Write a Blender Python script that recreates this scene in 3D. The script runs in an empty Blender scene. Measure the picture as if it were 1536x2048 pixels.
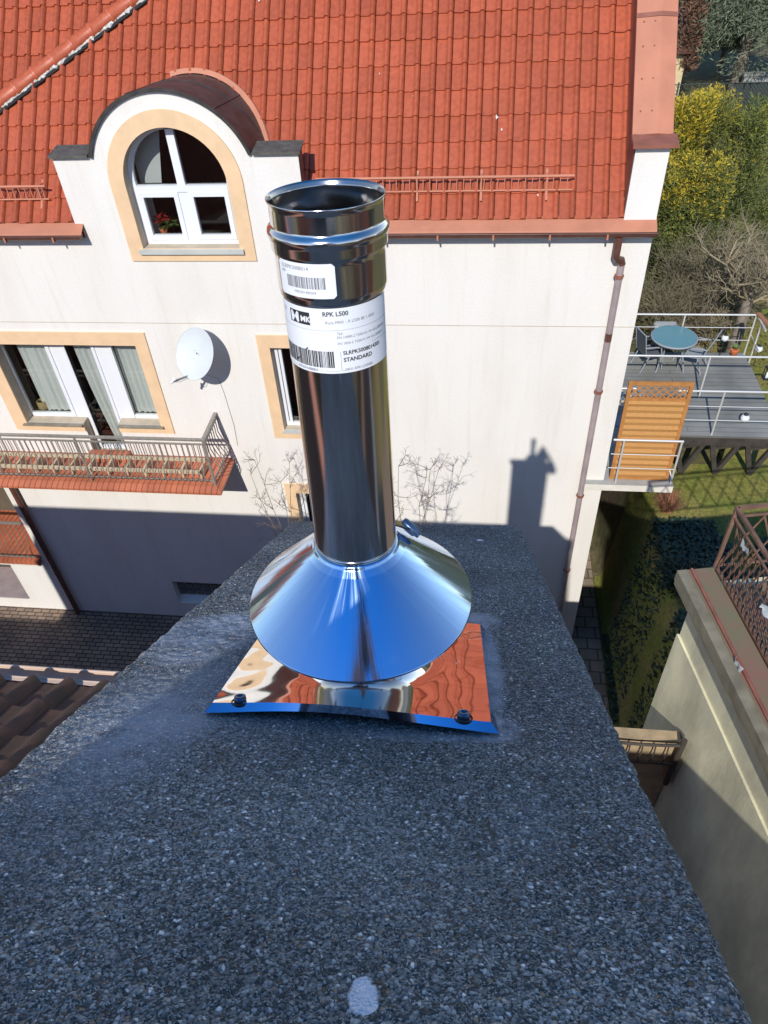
import bpy, math, random
from mathutils import Vector, Matrix, noise
from mathutils.geometry import tessellate_polygon
rad = math.radians
GZ = -13.76            # ground level below the camera; everything is lifted by -GZ at the end
S = bpy.context.scene
col = S.collection
# ---------------------------------------------------------------- camera
R = Matrix(((0.99283715, 0.03708153, -0.11357536), (0.10775725, -0.68849883, 0.71718737), (-0.05160209, -0.72428883, -0.68756302)))
F = 1479.0
cam = bpy.data.cameras.new('camera'); camo = bpy.data.objects.new('camera', cam); col.objects.link(camo)
cam.sensor_fit = 'HORIZONTAL'; cam.sensor_width = 36; cam.lens = F / 1536 * 36
cam.clip_start = 0.02; cam.clip_end = 2000
m = Matrix((R.col[0], -R.col[1], -R.col[2])).transposed().to_4x4()
camo.matrix_world = m
S.camera = camo
# ---------------------------------------------------------------- sky, sun, exposure
SUN = Vector((-0.0937, -0.7777, 0.6216)).normalized()
w = bpy.data.worlds.new('World'); S.world = w; w.use_nodes = True
nt = w.node_tree; bg = nt.nodes['Background']
sky = nt.nodes.new('ShaderNodeTexSky'); sky.sky_type = 'NISHITA'; sky.sun_disc = False
sky.sun_elevation = math.asin(SUN.z); sky.sun_rotation = math.atan2(SUN.x, SUN.y)
sky.air_density = 1.0; sky.dust_density = 0.0; sky.ozone_density = 4.0; sky.altitude = 100
hsv = nt.nodes.new('ShaderNodeHueSaturation'); wtc = nt.nodes.new('ShaderNodeTexCoord'); wsx = nt.nodes.new('ShaderNodeSeparateXYZ'); nt.links.new(wtc.outputs['Generated'], wsx.inputs[0])
wmr = nt.nodes.new('ShaderNodeMapRange'); wmr.inputs[1].default_value = .15; wmr.inputs[2].default_value = .75; wmr.inputs[3].default_value = .6; wmr.inputs[4].default_value = 1.28; nt.links.new(wsx.outputs[2], wmr.inputs[0]); nt.links.new(wmr.outputs[0], hsv.inputs['Saturation']); nt.links.new(sky.outputs[0], hsv.inputs['Color']); nt.links.new(hsv.outputs[0], bg.inputs[0]); bg.inputs[1].default_value = 0.15
sl = bpy.data.lights.new('sun', 'SUN'); sl.energy = 3.6; sl.angle = rad(0.5); sl.color = (1, 0.955, 0.885)
so = bpy.data.objects.new('sun', sl); col.objects.link(so); so.rotation_euler = SUN.to_track_quat('Z', 'Y').to_euler()
S.view_settings.view_transform = 'Standard'; S.view_settings.look = 'None'; S.view_settings.exposure = 0.22; S.view_settings.gamma = 1
S.cycles.max_bounces = 8; S.cycles.transparent_max_bounces = 16
try: S.cycles.use_denoising = True
except Exception: pass

# ---------------------------------------------------------------- measuring: pixel of the photo -> point on a real plane
def ray(x, y):
    return (R @ Vector((x - 768, y - 1024, F))).normalized()
def atY(x, y, Y):
    r = ray(x, y); return r * (Y / r.y)
def atZ(x, y, Z):
    r = ray(x, y); return r * (Z / r.z)
def onpl(x, y, o, n):
    r = ray(x, y); return r * (o.dot(n) / r.dot(n))
D = 10.5
def wX(x, y, Y=D): return atY(x, y, Y).x
def wZ(x, y, Y=D): return atY(x, y, Y).z

# ---------------------------------------------------------------- helpers
def support(prof, d=.0007):     # holding rings beside each bend so that straight walls of a turned sheet shade straight
    out = [prof[0]]
    for (h0, r0), (h1, r1) in zip(prof, prof[1:]):
        L = math.hypot(h1 - h0, r1 - r0)
        if L > d * 4:
            for k in (d / L, .5, 1 - d / L): out.append((h0 + (h1 - h0) * k, r0 + (r1 - r0) * k))
        out.append((h1, r1))
    return out
class MB:
    def __init__(s): s.v = []; s.f = []; s.sm = []; s.mi = []
    def add(s, vs, fs, smooth=False, mi=0):
        b = len(s.v); s.v += [tuple(v) for v in vs]
        for f in fs: s.f.append(tuple(b + i for i in f)); s.sm.append(smooth); s.mi.append(mi)
        return s
    def quad(s, a, b, c, d, mi=0): return s.add([a, b, c, d], [(0, 1, 2, 3)], mi=mi)
    def box(s, p, q, mi=0):
        x0, y0, z0 = p; x1, y1, z1 = q
        if x0 > x1: x0, x1 = x1, x0
        if y0 > y1: y0, y1 = y1, y0
        if z0 > z1: z0, z1 = z1, z0
        vs = [(x0, y0, z0), (x1, y0, z0), (x1, y1, z0), (x0, y1, z0), (x0, y0, z1), (x1, y0, z1), (x1, y1, z1), (x0, y1, z1)]
        return s.add(vs, [(0, 3, 2, 1), (4, 5, 6, 7), (0, 1, 5, 4), (1, 2, 6, 5), (2, 3, 7, 6), (3, 0, 4, 7)], mi=mi)
    def obox(s, c, ax, ay, az, mi=0):     # centre and half axes
        c, ax, ay, az = map(Vector, (c, ax, ay, az))
        vs = [c + i * ax + j * ay + k * az for k in (-1, 1) for j in (-1, 1) for i in (-1, 1)]
        return s.add(vs, [(0, 2, 3, 1), (4, 5, 7, 6), (0, 1, 5, 4), (1, 3, 7, 5), (3, 2, 6, 7), (2, 0, 4, 6)], mi=mi)
    def bar(s, a, b, w, h, up=(0, 0, 1), mi=0):
        a, b = Vector(a), Vector(b); d = (b - a); L = d.length; d.normalize()
        x = d.cross(Vector(up));
        if x.length < 1e-4: x = d.cross(Vector((1, 0, 0)))
        x.normalize(); z = x.cross(d)
        return s.obox((a + b) / 2, d * (L / 2), x * (w / 2), z * (h / 2), mi=mi)
    def tube(s, pts, r, n=8, cap=True, smooth=True):
        pts = [Vector(p) for p in pts]
        rs = r if isinstance(r, (list, tuple)) else [r] * len(pts)
        vs = []; px = None
        for i, p in enumerate(pts):
            t = (pts[min(i + 1, len(pts) - 1)] - pts[max(i - 1, 0)]).normalized()
            if px is None:
                px = t.cross(Vector((0, 0, 1)))
                if px.length < 1e-3: px = t.cross(Vector((1, 0, 0)))
            else: px = px - px.dot(t) * t
            px.normalize(); py = t.cross(px)
            for k in range(n):
                a = 2 * math.pi * k / n; vs.append(p + rs[i] * (math.cos(a) * px + math.sin(a) * py))
        fs = [(i * n + k, i * n + (k + 1) % n, (i + 1) * n + (k + 1) % n, (i + 1) * n + k) for i in range(len(pts) - 1) for k in range(n)]
        s.add(vs, fs, smooth)
        if cap:
            s.add(vs[:n], [tuple(range(n))[::-1]]); s.add(vs[-n:], [tuple(range(n))])
        return s
    def lathe(s, o, ax, prof, n=48, smooth=True, close=False):   # prof: (height, radius)
        o = Vector(o); ax = Vector(ax).normalized(); x = ax.cross(Vector((0, 1, 0)))
        if x.length < 1e-3: x = ax.cross(Vector((1, 0, 0)))
        x.normalize(); y = ax.cross(x); vs = []
        for h, r in prof:
            for k in range(n):
                a = 2 * math.pi * k / n; vs.append(o + ax * h + r * (math.cos(a) * x + math.sin(a) * y))
        m_ = len(prof)
        fs = [(i * n + k, i * n + (k + 1) % n, (i + 1) * n + (k + 1) % n, (i + 1) * n + k) for i in range(m_ - 1) for k in range(n)]
        return s.add(vs, fs, smooth)
    def poly(s, outer, holes, f, flip=False):     # f maps 2d -> 3d
        loops = [[Vector((a, b, 0)) for a, b in L] for L in [outer] + list(holes)]
        flat = [p for L in loops for p in L]
        tr = tessellate_polygon(loops)
        fs = []
        for t in tr:
            a, b, c = (flat[i] for i in t)
            cr = (b - a).cross(c - a).z
            if abs(cr) < 1e-10: continue
            t = tuple(t) if (cr > 0) != flip else tuple(t)[::-1]
            fs.append(t)
        return s.add([f(p.x, p.y) for p in flat], fs)
    def prism(s, outer, f, off, holes=()):        # flat shape with thickness: f(a,b) front, + off back
        off = Vector(off)
        s.poly(outer, holes, f); s.poly(outer, holes, lambda a, b: Vector(f(a, b)) + off, flip=True)
        for L in [outer] + list(holes):
            n = len(L)
            for i in range(n):
                a = Vector(f(*L[i])); b = Vector(f(*L[(i + 1) % n]))
                s.quad(a, b, b + off, a + off)
        return s
    def build(s, name, mat, parent=None, label=None):
        me = bpy.data.meshes.new(name)
        o = bpy.data.objects.new(name, me); col.objects.link(o)
        base = Vector((0, 0, 0))
        if parent is not None:
            o.parent = parent; base = wloc(parent)
        else:
            n = max(1, len(s.v)); base = Vector((sum(v[0] for v in s.v) / n, sum(v[1] for v in s.v) / n, min(v[2] for v in s.v)))
            o.location = base
        me.from_pydata([tuple(Vector(v) - base) for v in s.v], [], s.f)
        mats = mat if isinstance(mat, (list, tuple)) else [mat]
        for m_ in mats: me.materials.append(m_)
        me.polygons.foreach_set('use_smooth', s.sm)
        me.polygons.foreach_set('material_index', s.mi)
        me.update(); me.validate()
        if label: o['label'] = label
        return o
def wloc(o):
    p = Vector((0, 0, 0))
    while o is not None: p = p + o.location; o = o.parent
    return p
def thing(name, label, cat, loc, group=None):
    o = bpy.data.objects.new(name, None); o.empty_display_size = .2; col.objects.link(o); o.location = loc
    o['label'] = label; o['category'] = cat
    if group: o['group'] = group
    return o
def tag(o, label=None, cat=None, group=None, kind=None):
    if label: o['label'] = label
    if cat: o['category'] = cat
    if group: o['group'] = group
    if kind: o['kind'] = kind
    return o
def copy_tree(o, parent=None):
    c = o.copy(); col.objects.link(c)
    if parent is not None: c.parent = parent
    for ch in list(o.children): copy_tree(ch, c)
    return c

# ---------------------------------------------------------------- materials
M = {}
def mat(name, c=(.5, .5, .5), rough=.6, metal=0, spec=.5, var=0, vscale=4, bump=0, bscale=60, c2=None, vdet=4, coat=0, stretch=None, bdist=.01):
    m_ = bpy.data.materials.new(name); m_.use_nodes = True; M[name] = m_
    t = m_.node_tree; b = t.nodes['Principled BSDF']
    b.inputs['Base Color'].default_value = (*c, 1); b.inputs['Roughness'].default_value = rough
    b.inputs['Metallic'].default_value = metal; b.inputs['Specular IOR Level'].default_value = spec
    if coat: b.inputs['Coat Weight'].default_value = coat; b.inputs['Coat Roughness'].default_value = .15
    tc = t.nodes.new('ShaderNodeTexCoord'); src = tc.outputs['Object']
    if stretch:
        mp = t.nodes.new('ShaderNodeMapping'); mp.inputs['Scale'].default_value = stretch; t.links.new(src, mp.inputs[0]); src = mp.outputs[0]
    if var or c2:
        n = t.nodes.new('ShaderNodeTexNoise'); n.inputs['Scale'].default_value = vscale; n.inputs['Detail'].default_value = vdet; n.inputs['Roughness'].default_value = .62
        t.links.new(src, n.inputs['Vector'])
        rp = t.nodes.new('ShaderNodeValToRGB'); rp.color_ramp.elements[0].position = .35; rp.color_ramp.elements[1].position = .65
        a = c2 if c2 else tuple(max(0, x * (1 - var)) for x in c); z = c if c2 else tuple(min(1, x * (1 + var)) for x in c)
        rp.color_ramp.elements[0].color = (*a, 1); rp.color_ramp.elements[1].color = (*z, 1)
        t.links.new(n.outputs['Fac'], rp.inputs[0]); t.links.new(rp.outputs[0], b.inputs['Base Color'])
    if bump:
        n2 = t.nodes.new('ShaderNodeTexNoise'); n2.inputs['Scale'].default_value = bscale; n2.inputs['Detail'].default_value = 5
        t.links.new(src, n2.inputs['Vector'])
        bp = t.nodes.new('ShaderNodeBump'); bp.inputs['Strength'].default_value = bump; bp.inputs['Distance'].default_value = bdist
        t.links.new(n2.outputs['Fac'], bp.inputs['Height']); t.links.new(bp.outputs[0], b.inputs['Normal'])
    return m_
class NB:      # tiny node builder on an existing material
    def __init__(s, m_): s.t = m_.node_tree; s.b = s.t.nodes['Principled BSDF']
    def n(s, typ, **k):
        x = s.t.nodes.new('ShaderNode' + typ)
        for a, v in k.items(): setattr(x, a, v)
        return x
    def l(s, a, b): s.t.links.new(a, b)
    def ramp(s, src, stops):
        r = s.n('ValToRGB'); e = r.color_ramp.elements
        while len(e) < len(stops): e.new(.5)
        for i, (p, c) in enumerate(stops): e[i].position = p; e[i].color = (*c, 1) if len(c) == 3 else c
        s.l(src, r.inputs[0]); return r
    def mix(s, fac, a, b):
        x = s.n('Mix', data_type='RGBA')
        if hasattr(fac, 'node'): s.l(fac, x.inputs[0])
        else: x.inputs[0].default_value = fac
        for i, v in ((6, a), (7, b)):
            if hasattr(v, 'node'): s.l(v, x.inputs[i])
            else: x.inputs[i].default_value = (*v, 1)
        return x.outputs[2]

# plaster with faint dirt
p = mat('plaster', (.80, .765, .72), .9, var=0)
b = NB(p); tc = b.n('TexCoord'); n1 = b.n('TexNoise'); n1.inputs['Scale'].default_value = .55; n1.inputs['Detail'].default_value = 6
mp = b.n('Mapping'); mp.inputs['Scale'].default_value = (2.2, 1, .6); b.l(tc.outputs['Object'], mp.inputs[0]); b.l(mp.outputs[0], n1.inputs['Vector'])
r1 = b.ramp(n1.outputs['Fac'], [(.3, (.77, .73, .67)), (.5, (.815, .785, .735)), (.75, (.84, .815, .775))]); mpv = b.n('Mapping'); mpv.inputs['Scale'].default_value = (5, 1, .35); b.l(tc.outputs['Object'], mpv.inputs[0]); nv = b.n('TexNoise'); nv.inputs['Scale'].default_value = 1.6; nv.inputs['Detail'].default_value = 8; b.l(mpv.outputs[0], nv.inputs['Vector'])
rv = b.ramp(nv.outputs['Fac'], [(.30, (.955, .945, .93)), (.46, (1, 1, 1)), (1, (1, 1, 1))]); ng = b.n('TexNoise'); ng.inputs['Scale'].default_value = 28; ng.inputs['Detail'].default_value = 5; b.l(tc.outputs['Object'], ng.inputs['Vector']); rg = b.ramp(ng.outputs['Fac'], [(.3, (.955, .955, .95)), (.6, (1, 1, 1))])
m1 = b.n('Mix', data_type='RGBA', blend_type='MULTIPLY'); m1.inputs[0].default_value = 1; b.l(r1.outputs[0], m1.inputs[6]); b.l(rv.outputs[0], m1.inputs[7]); m2_ = b.n('Mix', data_type='RGBA', blend_type='MULTIPLY'); m2_.inputs[0].default_value = 1; b.l(m1.outputs[2], m2_.inputs[6]); b.l(rg.outputs[0], m2_.inputs[7]); b.l(m2_.outputs[2], b.b.inputs['Base Color'])
n2 = b.n('TexNoise'); n2.inputs['Scale'].default_value = 90; n2.inputs['Detail'].default_value = 3; b.l(tc.outputs['Object'], n2.inputs['Vector'])
bp = b.n('Bump'); bp.inputs['Strength'].default_value = .25; bp.inputs['Distance'].default_value = .01; b.l(n2.outputs['Fac'], bp.inputs['Height']); b.l(bp.outputs[0], b.b.inputs['Normal'])
mat('peach', (.80, .56, .34), .85, var=.06, vscale=3)
mat('reveal', (.50, .42, .31), .85, var=.1, vscale=5)
# roof tile: glazed brick red, per tile variation
t_ = mat('rooftile', (.42, .075, .03), .42, spec=.45)
b = NB(t_); tc = b.n('TexCoord'); n1 = b.n('TexNoise'); n1.inputs['Scale'].default_value = 1.1; n1.inputs['Detail'].default_value = 3; b.l(tc.outputs['Object'], n1.inputs['Vector'])
n3 = b.n('TexNoise'); n3.inputs['Scale'].default_value = 16; n3.inputs['Detail'].default_value = 4; b.l(tc.outputs['Object'], n3.inputs['Vector'])
r1 = b.ramp(n1.outputs['Fac'], [(.3, (.39, .086, .034)), (.7, (.45, .102, .042))]); r3 = b.ramp(n3.outputs['Fac'], [(.3, (.26, .055, .028)), (.62, (.44, .102, .048))])
at_ = b.n('Attribute'); at_.attribute_name = 'tilec'
mx = b.mix(.5, r1.outputs[0], r3.outputs[0]); hs = b.n('HueSaturation'); b.l(mx, hs.inputs['Color']); b.l(at_.outputs['Fac'], hs.inputs['Value']); b.l(hs.outputs[0], b.b.inputs['Base Color'])
mat('salmon', (.50, .205, .125), .55, var=.08, vscale=2.5, spec=.3)
mat('salmon_dark', (.27, .10, .065), .6, var=.15, vscale=4)
mat('gutter_brown', (.13, .055, .04), .4, var=.2, vscale=6)
mat('pipe_mauve', (.36, .29, .29), .45, var=.12, vscale=3)
mat('dark_sheet', (.055, .050, .047), .42, var=.3, vscale=4, spec=.4)
mat('slate_cap', (.10, .095, .08), .6, var=.3, vscale=12)
mat('pvc', (.80, .82, .85), .3)
mat('sill_grey', (.52, .54, .50), .35, var=.08)
mat('sill_stone', (.25, .22, .17), .4, var=.15, vscale=8)
mat('mortar', (.55, .52, .48), .9, var=.4, vscale=30)
mat('black_gap', (.02, .02, .02), .9)
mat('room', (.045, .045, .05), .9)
mat('dish_paint', (.62, .66, .68), .45, var=.03)
mat('dish_arm', (.33, .34, .34), .5, metal=.4)
mat('galv', (.34, .31, .27), .45, metal=.35, var=.15, vscale=20)
mat('steel_rail', (.74, .73, .70), .35, metal=.35)
mat('wood_rack', (.52, .42, .28), .8, var=.2, vscale=20)
mat('screen_wood', (.55, .29, .095), .75, c2=(.45, .21, .06), vscale=7, stretch=(3, 3, 22))
mat('screen_frame', (.46, .20, .055), .7, var=.15, vscale=9)
mat('white_concrete', (.72, .68, .60), .85, var=.08)
mat('grey_concrete', (.36, .36, .34), .85, var=.12)
mat('deck_post', (.05, .042, .035), .8, var=.3, vscale=6)
mat('handrail_wood', (.38, .17, .09), .6)
mat('chair_grey', (.30, .33, .36), .5)
mat('chair_dark', (.10, .11, .13), .5)
mat('lamp_white', (.75, .78, .82), .3)
mat('black_plastic', (.03, .03, .035), .4)
mat('terracotta', (.60, .17, .06), .7)
mat('plant_green', (.10, .17, .04), .7, var=.3)
mat('poinsettia_red', (.45, .03, .03), .6)
mat('thuja_gold', (.60, .44, .03), .7, c2=(.34, .29, .03), vscale=1.3)
mat('thuja_mix', (.32, .28, .035), .75, c2=(.07, .11, .02), vscale=1.8)
mat('thuja_green', (.20, .22, .05), .75, c2=(.05, .08, .02), vscale=2.0)
mat('spruce_blue', (.24, .27, .17), .75, c2=(.06, .085, .045), vscale=1.6)
mat('conifer_dark', (.045, .065, .025), .8, var=.3, vscale=1)
mat('larch_brown', (.20, .11, .07), .85, var=.3, vscale=1)
mat('bark', (.20, .165, .13), .9, var=.3, vscale=6, bump=.5, bscale=20, bdist=.03)
mat('sapling_bark', (.24, .18, .14), .9, var=.3, vscale=5)
mat('twig', (.21, .185, .115), .9, var=.2, vscale=3)
mat('twig_light', (.30, .25, .165), .9, var=.2, vscale=3)
mat('leaf_litter', (.22, .15, .07), .9, c2=(.10, .10, .03), vscale=.8)
mat('ivy', (.03, .055, .03), .5, var=.4, vscale=3)
mat('grass_red', (.34, .15, .08), .9, var=.2, vscale=5)
mat('cream_house', (.66, .52, .30), .9, var=.08)
mat('fence_green', (.05, .065, .06), .7)
mat('neigh_wall', (.84, .80, .55), .85, c2=(.50, .48, .34), vscale=1.7, vdet=10, stretch=(1, 1, .35), bump=.3, bscale=30)
mat('neigh_wall_dark', (.36, .34, .25), .85, c2=(.27, .26, .19), vscale=2)
mat('neigh_ledge', (.25, .13, .10), .8, c2=(.17, .17, .10), vscale=2.2, vdet=8)
mat('old_flash', (.22, .20, .14), .7, var=.25, vscale=4)
mat('rust_pipe', (.28, .10, .07), .55, var=.2)
mat('lattice', (.19, .105, .07), .75, var=.25, vscale=6)
mat('white_rag', (.66, .72, .72), .8)
mat('own_tile', (.17, .08, .05), .75, c2=(.10, .065, .035), vscale=7)
mat('own_gutter', (.62, .45, .34), .5, var=.08)
mat('brick_own', (.30, .12, .08), .9, var=.3, vscale=9)
mat('navy_jacket', (.025, .032, .055), .75, bump=.3, bscale=12, bdist=.02)
mat('maroon_trousers', (.10, .03, .03), .85)
mat('skin', (.52, .30, .22), .55)
mat('hair', (.03, .02, .015), .7)
mat('boot', (.05, .04, .03), .7)
mat('phone_body', (.02, .02, .022), .25)
mat('bolt_steel', (.10, .16, .26), .3, metal=.8)
mat('label_white', (.80, .82, .86), .5)
mat('ink', (.03, .03, .035), .5)
mat('ink_grey', (.22, .23, .26), .5)
mat('basket', (.45, .33, .15), .8, var=.3, vscale=60)
mat('tarp_blue', (.05, .11, .16), .6)
mat('cushion', (.34, .34, .42), .8)
mat('glass_block', (.16, .17, .17), .25)
mat('soil', (.16, .12, .08), .95, var=.3, vscale=2)
mat('moss', (.12, .15, .03), .95, var=.3, vscale=8)

# window glass: clear with a mirror share that grows at grazing angles
def glass(name, base=.10):
    g = bpy.data.materials.new(name); g.use_nodes = True; M[name] = g; t = g.node_tree; t.nodes.remove(t.nodes['Principled BSDF'])
    out = t.nodes['Material Output']; tr = t.nodes.new('ShaderNodeBsdfTransparent'); gl = t.nodes.new('ShaderNodeBsdfGlossy'); gl.inputs['Roughness'].default_value = .01
    tr.inputs[0].default_value = (.82, .86, .85, 1)
    lw = t.nodes.new('ShaderNodeFresnel'); lw.inputs[0].default_value = 1.5
    ad = t.nodes.new('ShaderNodeMath'); ad.operation = 'ADD'; ad.inputs[1].default_value = base; t.links.new(lw.outputs[0], ad.inputs[0])
    mx = t.nodes.new('ShaderNodeMixShader'); t.links.new(ad.outputs[0], mx.inputs[0]); t.links.new(tr.outputs[0], mx.inputs[1]); t.links.new(gl.outputs[0], mx.inputs[2]); t.links.new(mx.outputs[0], out.inputs[0])
glass('glass', .07)
def gauze():
    g = bpy.data.materials.new('net_curtain'); g.use_nodes = True; M['net_curtain'] = g; t = g.node_tree; t.nodes.remove(t.nodes['Principled BSDF'])
    out = t.nodes['Material Output']; tr = t.nodes.new('ShaderNodeBsdfTransparent'); df = t.nodes.new('ShaderNodeBsdfDiffuse'); df.inputs[0].default_value = (.86, .88, .88, 1)
    mx = t.nodes.new('ShaderNodeMixShader'); mx.inputs[0].default_value = .82
    t.links.new(tr.outputs[0], mx.inputs[1]); t.links.new(df.outputs[0], mx.inputs[2]); t.links.new(mx.outputs[0], out.inputs[0])
gauze()
# polished stainless steel (fine brushed grain so the sun smears along it)
def steel(name, c=(.78, .78, .79), rough=.07, grain=0, wob=0, wscale=9, gstretch=(1, 1, 40), gscale=30):
    s_ = mat(name, c, rough, metal=1); b = NB(s_)
    tc = b.n('TexCoord'); h = None; nrm = None
    if grain:
        mp = b.n('Mapping'); mp.inputs['Scale'].default_value = gstretch; b.l(tc.outputs['Object'], mp.inputs[0])
        n = b.n('TexNoise'); n.inputs['Scale'].default_value = gscale; n.inputs['Detail'].default_value = 3; b.l(mp.outputs[0], n.inputs['Vector'])
        bp = b.n('Bump'); bp.inputs['Strength'].default_value = grain; bp.inputs['Distance'].default_value = .001; b.l(n.outputs['Fac'], bp.inputs['Height']); nrm = bp.outputs[0]
    if wob:
        n = b.n('TexNoise'); n.inputs['Scale'].default_value = wscale; n.inputs['Detail'].default_value = 1; b.l(tc.outputs['Object'], n.inputs['Vector'])
        bp = b.n('Bump'); bp.inputs['Strength'].default_value = wob; bp.inputs['Distance'].default_value = .01; b.l(n.outputs['Fac'], bp.inputs['Height'])
        if nrm: b.l(nrm, bp.inputs['Normal'])
        nrm = bp.outputs[0]
    if nrm: b.l(nrm, b.b.inputs['Normal'])
    return s_
steel('steel_pipe', (.76, .72, .69), .13)
steel('steel_socket', (.72, .70, .68), .14, wob=.15, wscale=14)
steel('steel_plate', (.80, .79, .78), .03, wob=.10, wscale=16)
c_ = steel('steel_cone_sky_tint', (.44, .64, .92), .05); b = NB(c_)  # blue tint puts the mirrored sky into the collar's base colour
tc = b.n('TexCoord'); sx = b.n('SeparateXYZ'); b.l(tc.outputs['Object'], sx.inputs[0])
at2 = b.n('Math', operation='ARCTAN2'); b.l(sx.outputs[1], at2.inputs[0]); b.l(sx.outputs[0], at2.inputs[1])
cx = b.n('CombineXYZ'); b.l(at2.outputs[0], cx.inputs[0])
n = b.n('TexNoise'); n.inputs['Scale'].default_value = 9; n.inputs['Detail'].default_value = 5; b.l(cx.outputs[0], n.inputs['Vector'])
ln = b.n('VectorMath', operation='LENGTH'); b.l(tc.outputs['Object'], ln.inputs[0])
cx2 = b.n('CombineXYZ'); b.l(at2.outputs[0], cx2.inputs[0]); sc = b.n('Math', operation='MULTIPLY'); sc.inputs[1].default_value = 2; b.l(ln.outputs['Value'], sc.inputs[0]); b.l(sc.outputs[0], cx2.inputs[1])
b.l(cx2.outputs[0], n.inputs['Vector'])
bp = b.n('Bump'); bp.inputs['Strength'].default_value = .07; bp.inputs['Distance'].default_value = .004; b.l(n.outputs['Fac'], bp.inputs['Height']); b.l(bp.outputs[0], b.b.inputs['Normal'])
rr = b.ramp(n.outputs['Fac'], [(.40, (.05, .05, .05)), (.70, (.24, .24, .24))]); b.l(rr.outputs[0], b.b.inputs['Roughness'])

# exposed aggregate concrete of the chimney cap (object space, metres)
a_ = mat('aggregate', (.1, .1, .1), .9, spec=.2); b = NB(a_)
tc = b.n('TexCoord'); src = tc.outputs['Object']
wn = b.n('TexNoise'); wn.inputs['Scale'].default_value = 90; b.l(src, wn.inputs['Vector'])
vm = b.n('VectorMath', operation='MULTIPLY_ADD'); b.l(wn.outputs['Color'], vm.inputs[0]); vm.inputs[1].default_value = (.004, .004, .004); b.l(src, vm.inputs[2])
v1 = b.n('TexVoronoi'); v1.inputs['Scale'].default_value = 430; b.l(vm.outputs[0], v1.inputs['Vector'])
v2 = b.n('TexVoronoi'); v2.inputs['Scale'].default_value = 860; b.l(vm.outputs[0], v2.inputs['Vector'])
sp = b.n('SeparateColor'); b.l(v1.outputs['Color'], sp.inputs[0]); sp2 = b.n('SeparateColor'); b.l(v2.outputs['Color'], sp2.inputs[0])
r1 = b.ramp(sp.outputs[0], [(0, (.10, .11, .11)), (.28, (.21, .22, .225)), (.52, (.32, .335, .34)), (.74, (.15, .12, .085)), (.79, (.30, .235, .17)), (.84, (.44, .46, .47)), (.94, (.58, .60, .61)), (.978, (.85, .86, .87))]); r1.color_ramp.interpolation = 'CONSTANT'
r2 = b.ramp(sp2.outputs[0], [(0, (.07, .078, .08)), (.4, (.21, .22, .225)), (.8, (.38, .395, .40))]); r2.color_ramp.interpolation = 'CONSTANT'
sel = b.ramp(sp.outputs[1], [(.0, (0, 0, 0)), (.38, (1, 1, 1))]); sel.color_ramp.interpolation = 'CONSTANT'
mx = b.mix(sel.outputs[0], r1.outputs[0], r2.outputs[0])
edge = b.ramp(v1.outputs['Distance'], [(.32, (1, 1, 1)), (.75, (.16, .16, .16))])
mul = b.n('Mix', data_type='RGBA', blend_type='MULTIPLY'); mul.inputs[0].default_value = .42; b.l(mx, mul.inputs[6]); b.l(edge.outputs[0], mul.inputs[7])
big = b.n('TexNoise'); big.inputs['Scale'].default_value = 5; big.inputs['Detail'].default_value = 5; b.l(src, big.inputs['Vector'])
bigr = b.ramp(big.outputs['Fac'], [(.3, (.98, .93, .86)), (.7, (1.62, 1.56, 1.44))])
mul2 = b.n('Mix', data_type='RGBA', blend_type='MULTIPLY'); mul2.inputs[0].default_value = 1; b.l(mul.outputs[2], mul2.inputs[6]); b.l(bigr.outputs[0], mul2.inputs[7])
SMEAR = b.n('Attribute'); SMEAR.attribute_name = 'smear'
sn = b.n('TexNoise'); sn.inputs['Scale'].default_value = 35; sn.inputs['Detail'].default_value = 6; b.l(src, sn.inputs['Vector'])
sa = b.n('Math', operation='MULTIPLY'); b.l(SMEAR.outputs['Fac'], sa.inputs[0]); sr = b.ramp(sn.outputs['Fac'], [(.30, (.35, .35, .35)), (.55, (1, 1, 1))]); b.l(sr.outputs[0], sa.inputs[1])
fin = b.mix(sa.outputs[0], mul2.outputs[2], (.56, .58, .62))
PA = b.n('Attribute'); PA.attribute_name = 'paint'
pa = b.n('Math', operation='MULTIPLY_ADD'); b.l(PA.outputs['Fac'], pa.inputs[0]); pa.inputs[1].default_value = 1.08
pn = b.n('Math', operation='SUBTRACT'); b.l(sn.outputs['Fac'], pn.inputs[0]); pn.inputs[1].default_value = 1.0; b.l(pn.outputs[0], pa.inputs[2])
pr = b.ramp(pa.outputs[0], [(.36, (0, 0, 0)), (.44, (1, 1, 1))])
fin2 = b.mix(pr.outputs[0], fin, (.92, .92, .94)); b.l(fin2, b.b.inputs['Base Color'])
hs = b.n('Math', operation='MULTIPLY_ADD'); b.l(v2.outputs['Distance'], hs.inputs[0]); hs.inputs[1].default_value = .45; b.l(v1.outputs['Distance'], hs.inputs[2])
bp = b.n('Bump', invert=True); bp.inputs['Strength'].default_value = .8; bp.inputs['Distance'].default_value = .0018; b.l(hs.outputs[0], bp.inputs['Height']); b.l(bp.outputs[0], b.b.inputs['Normal'])

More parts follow.
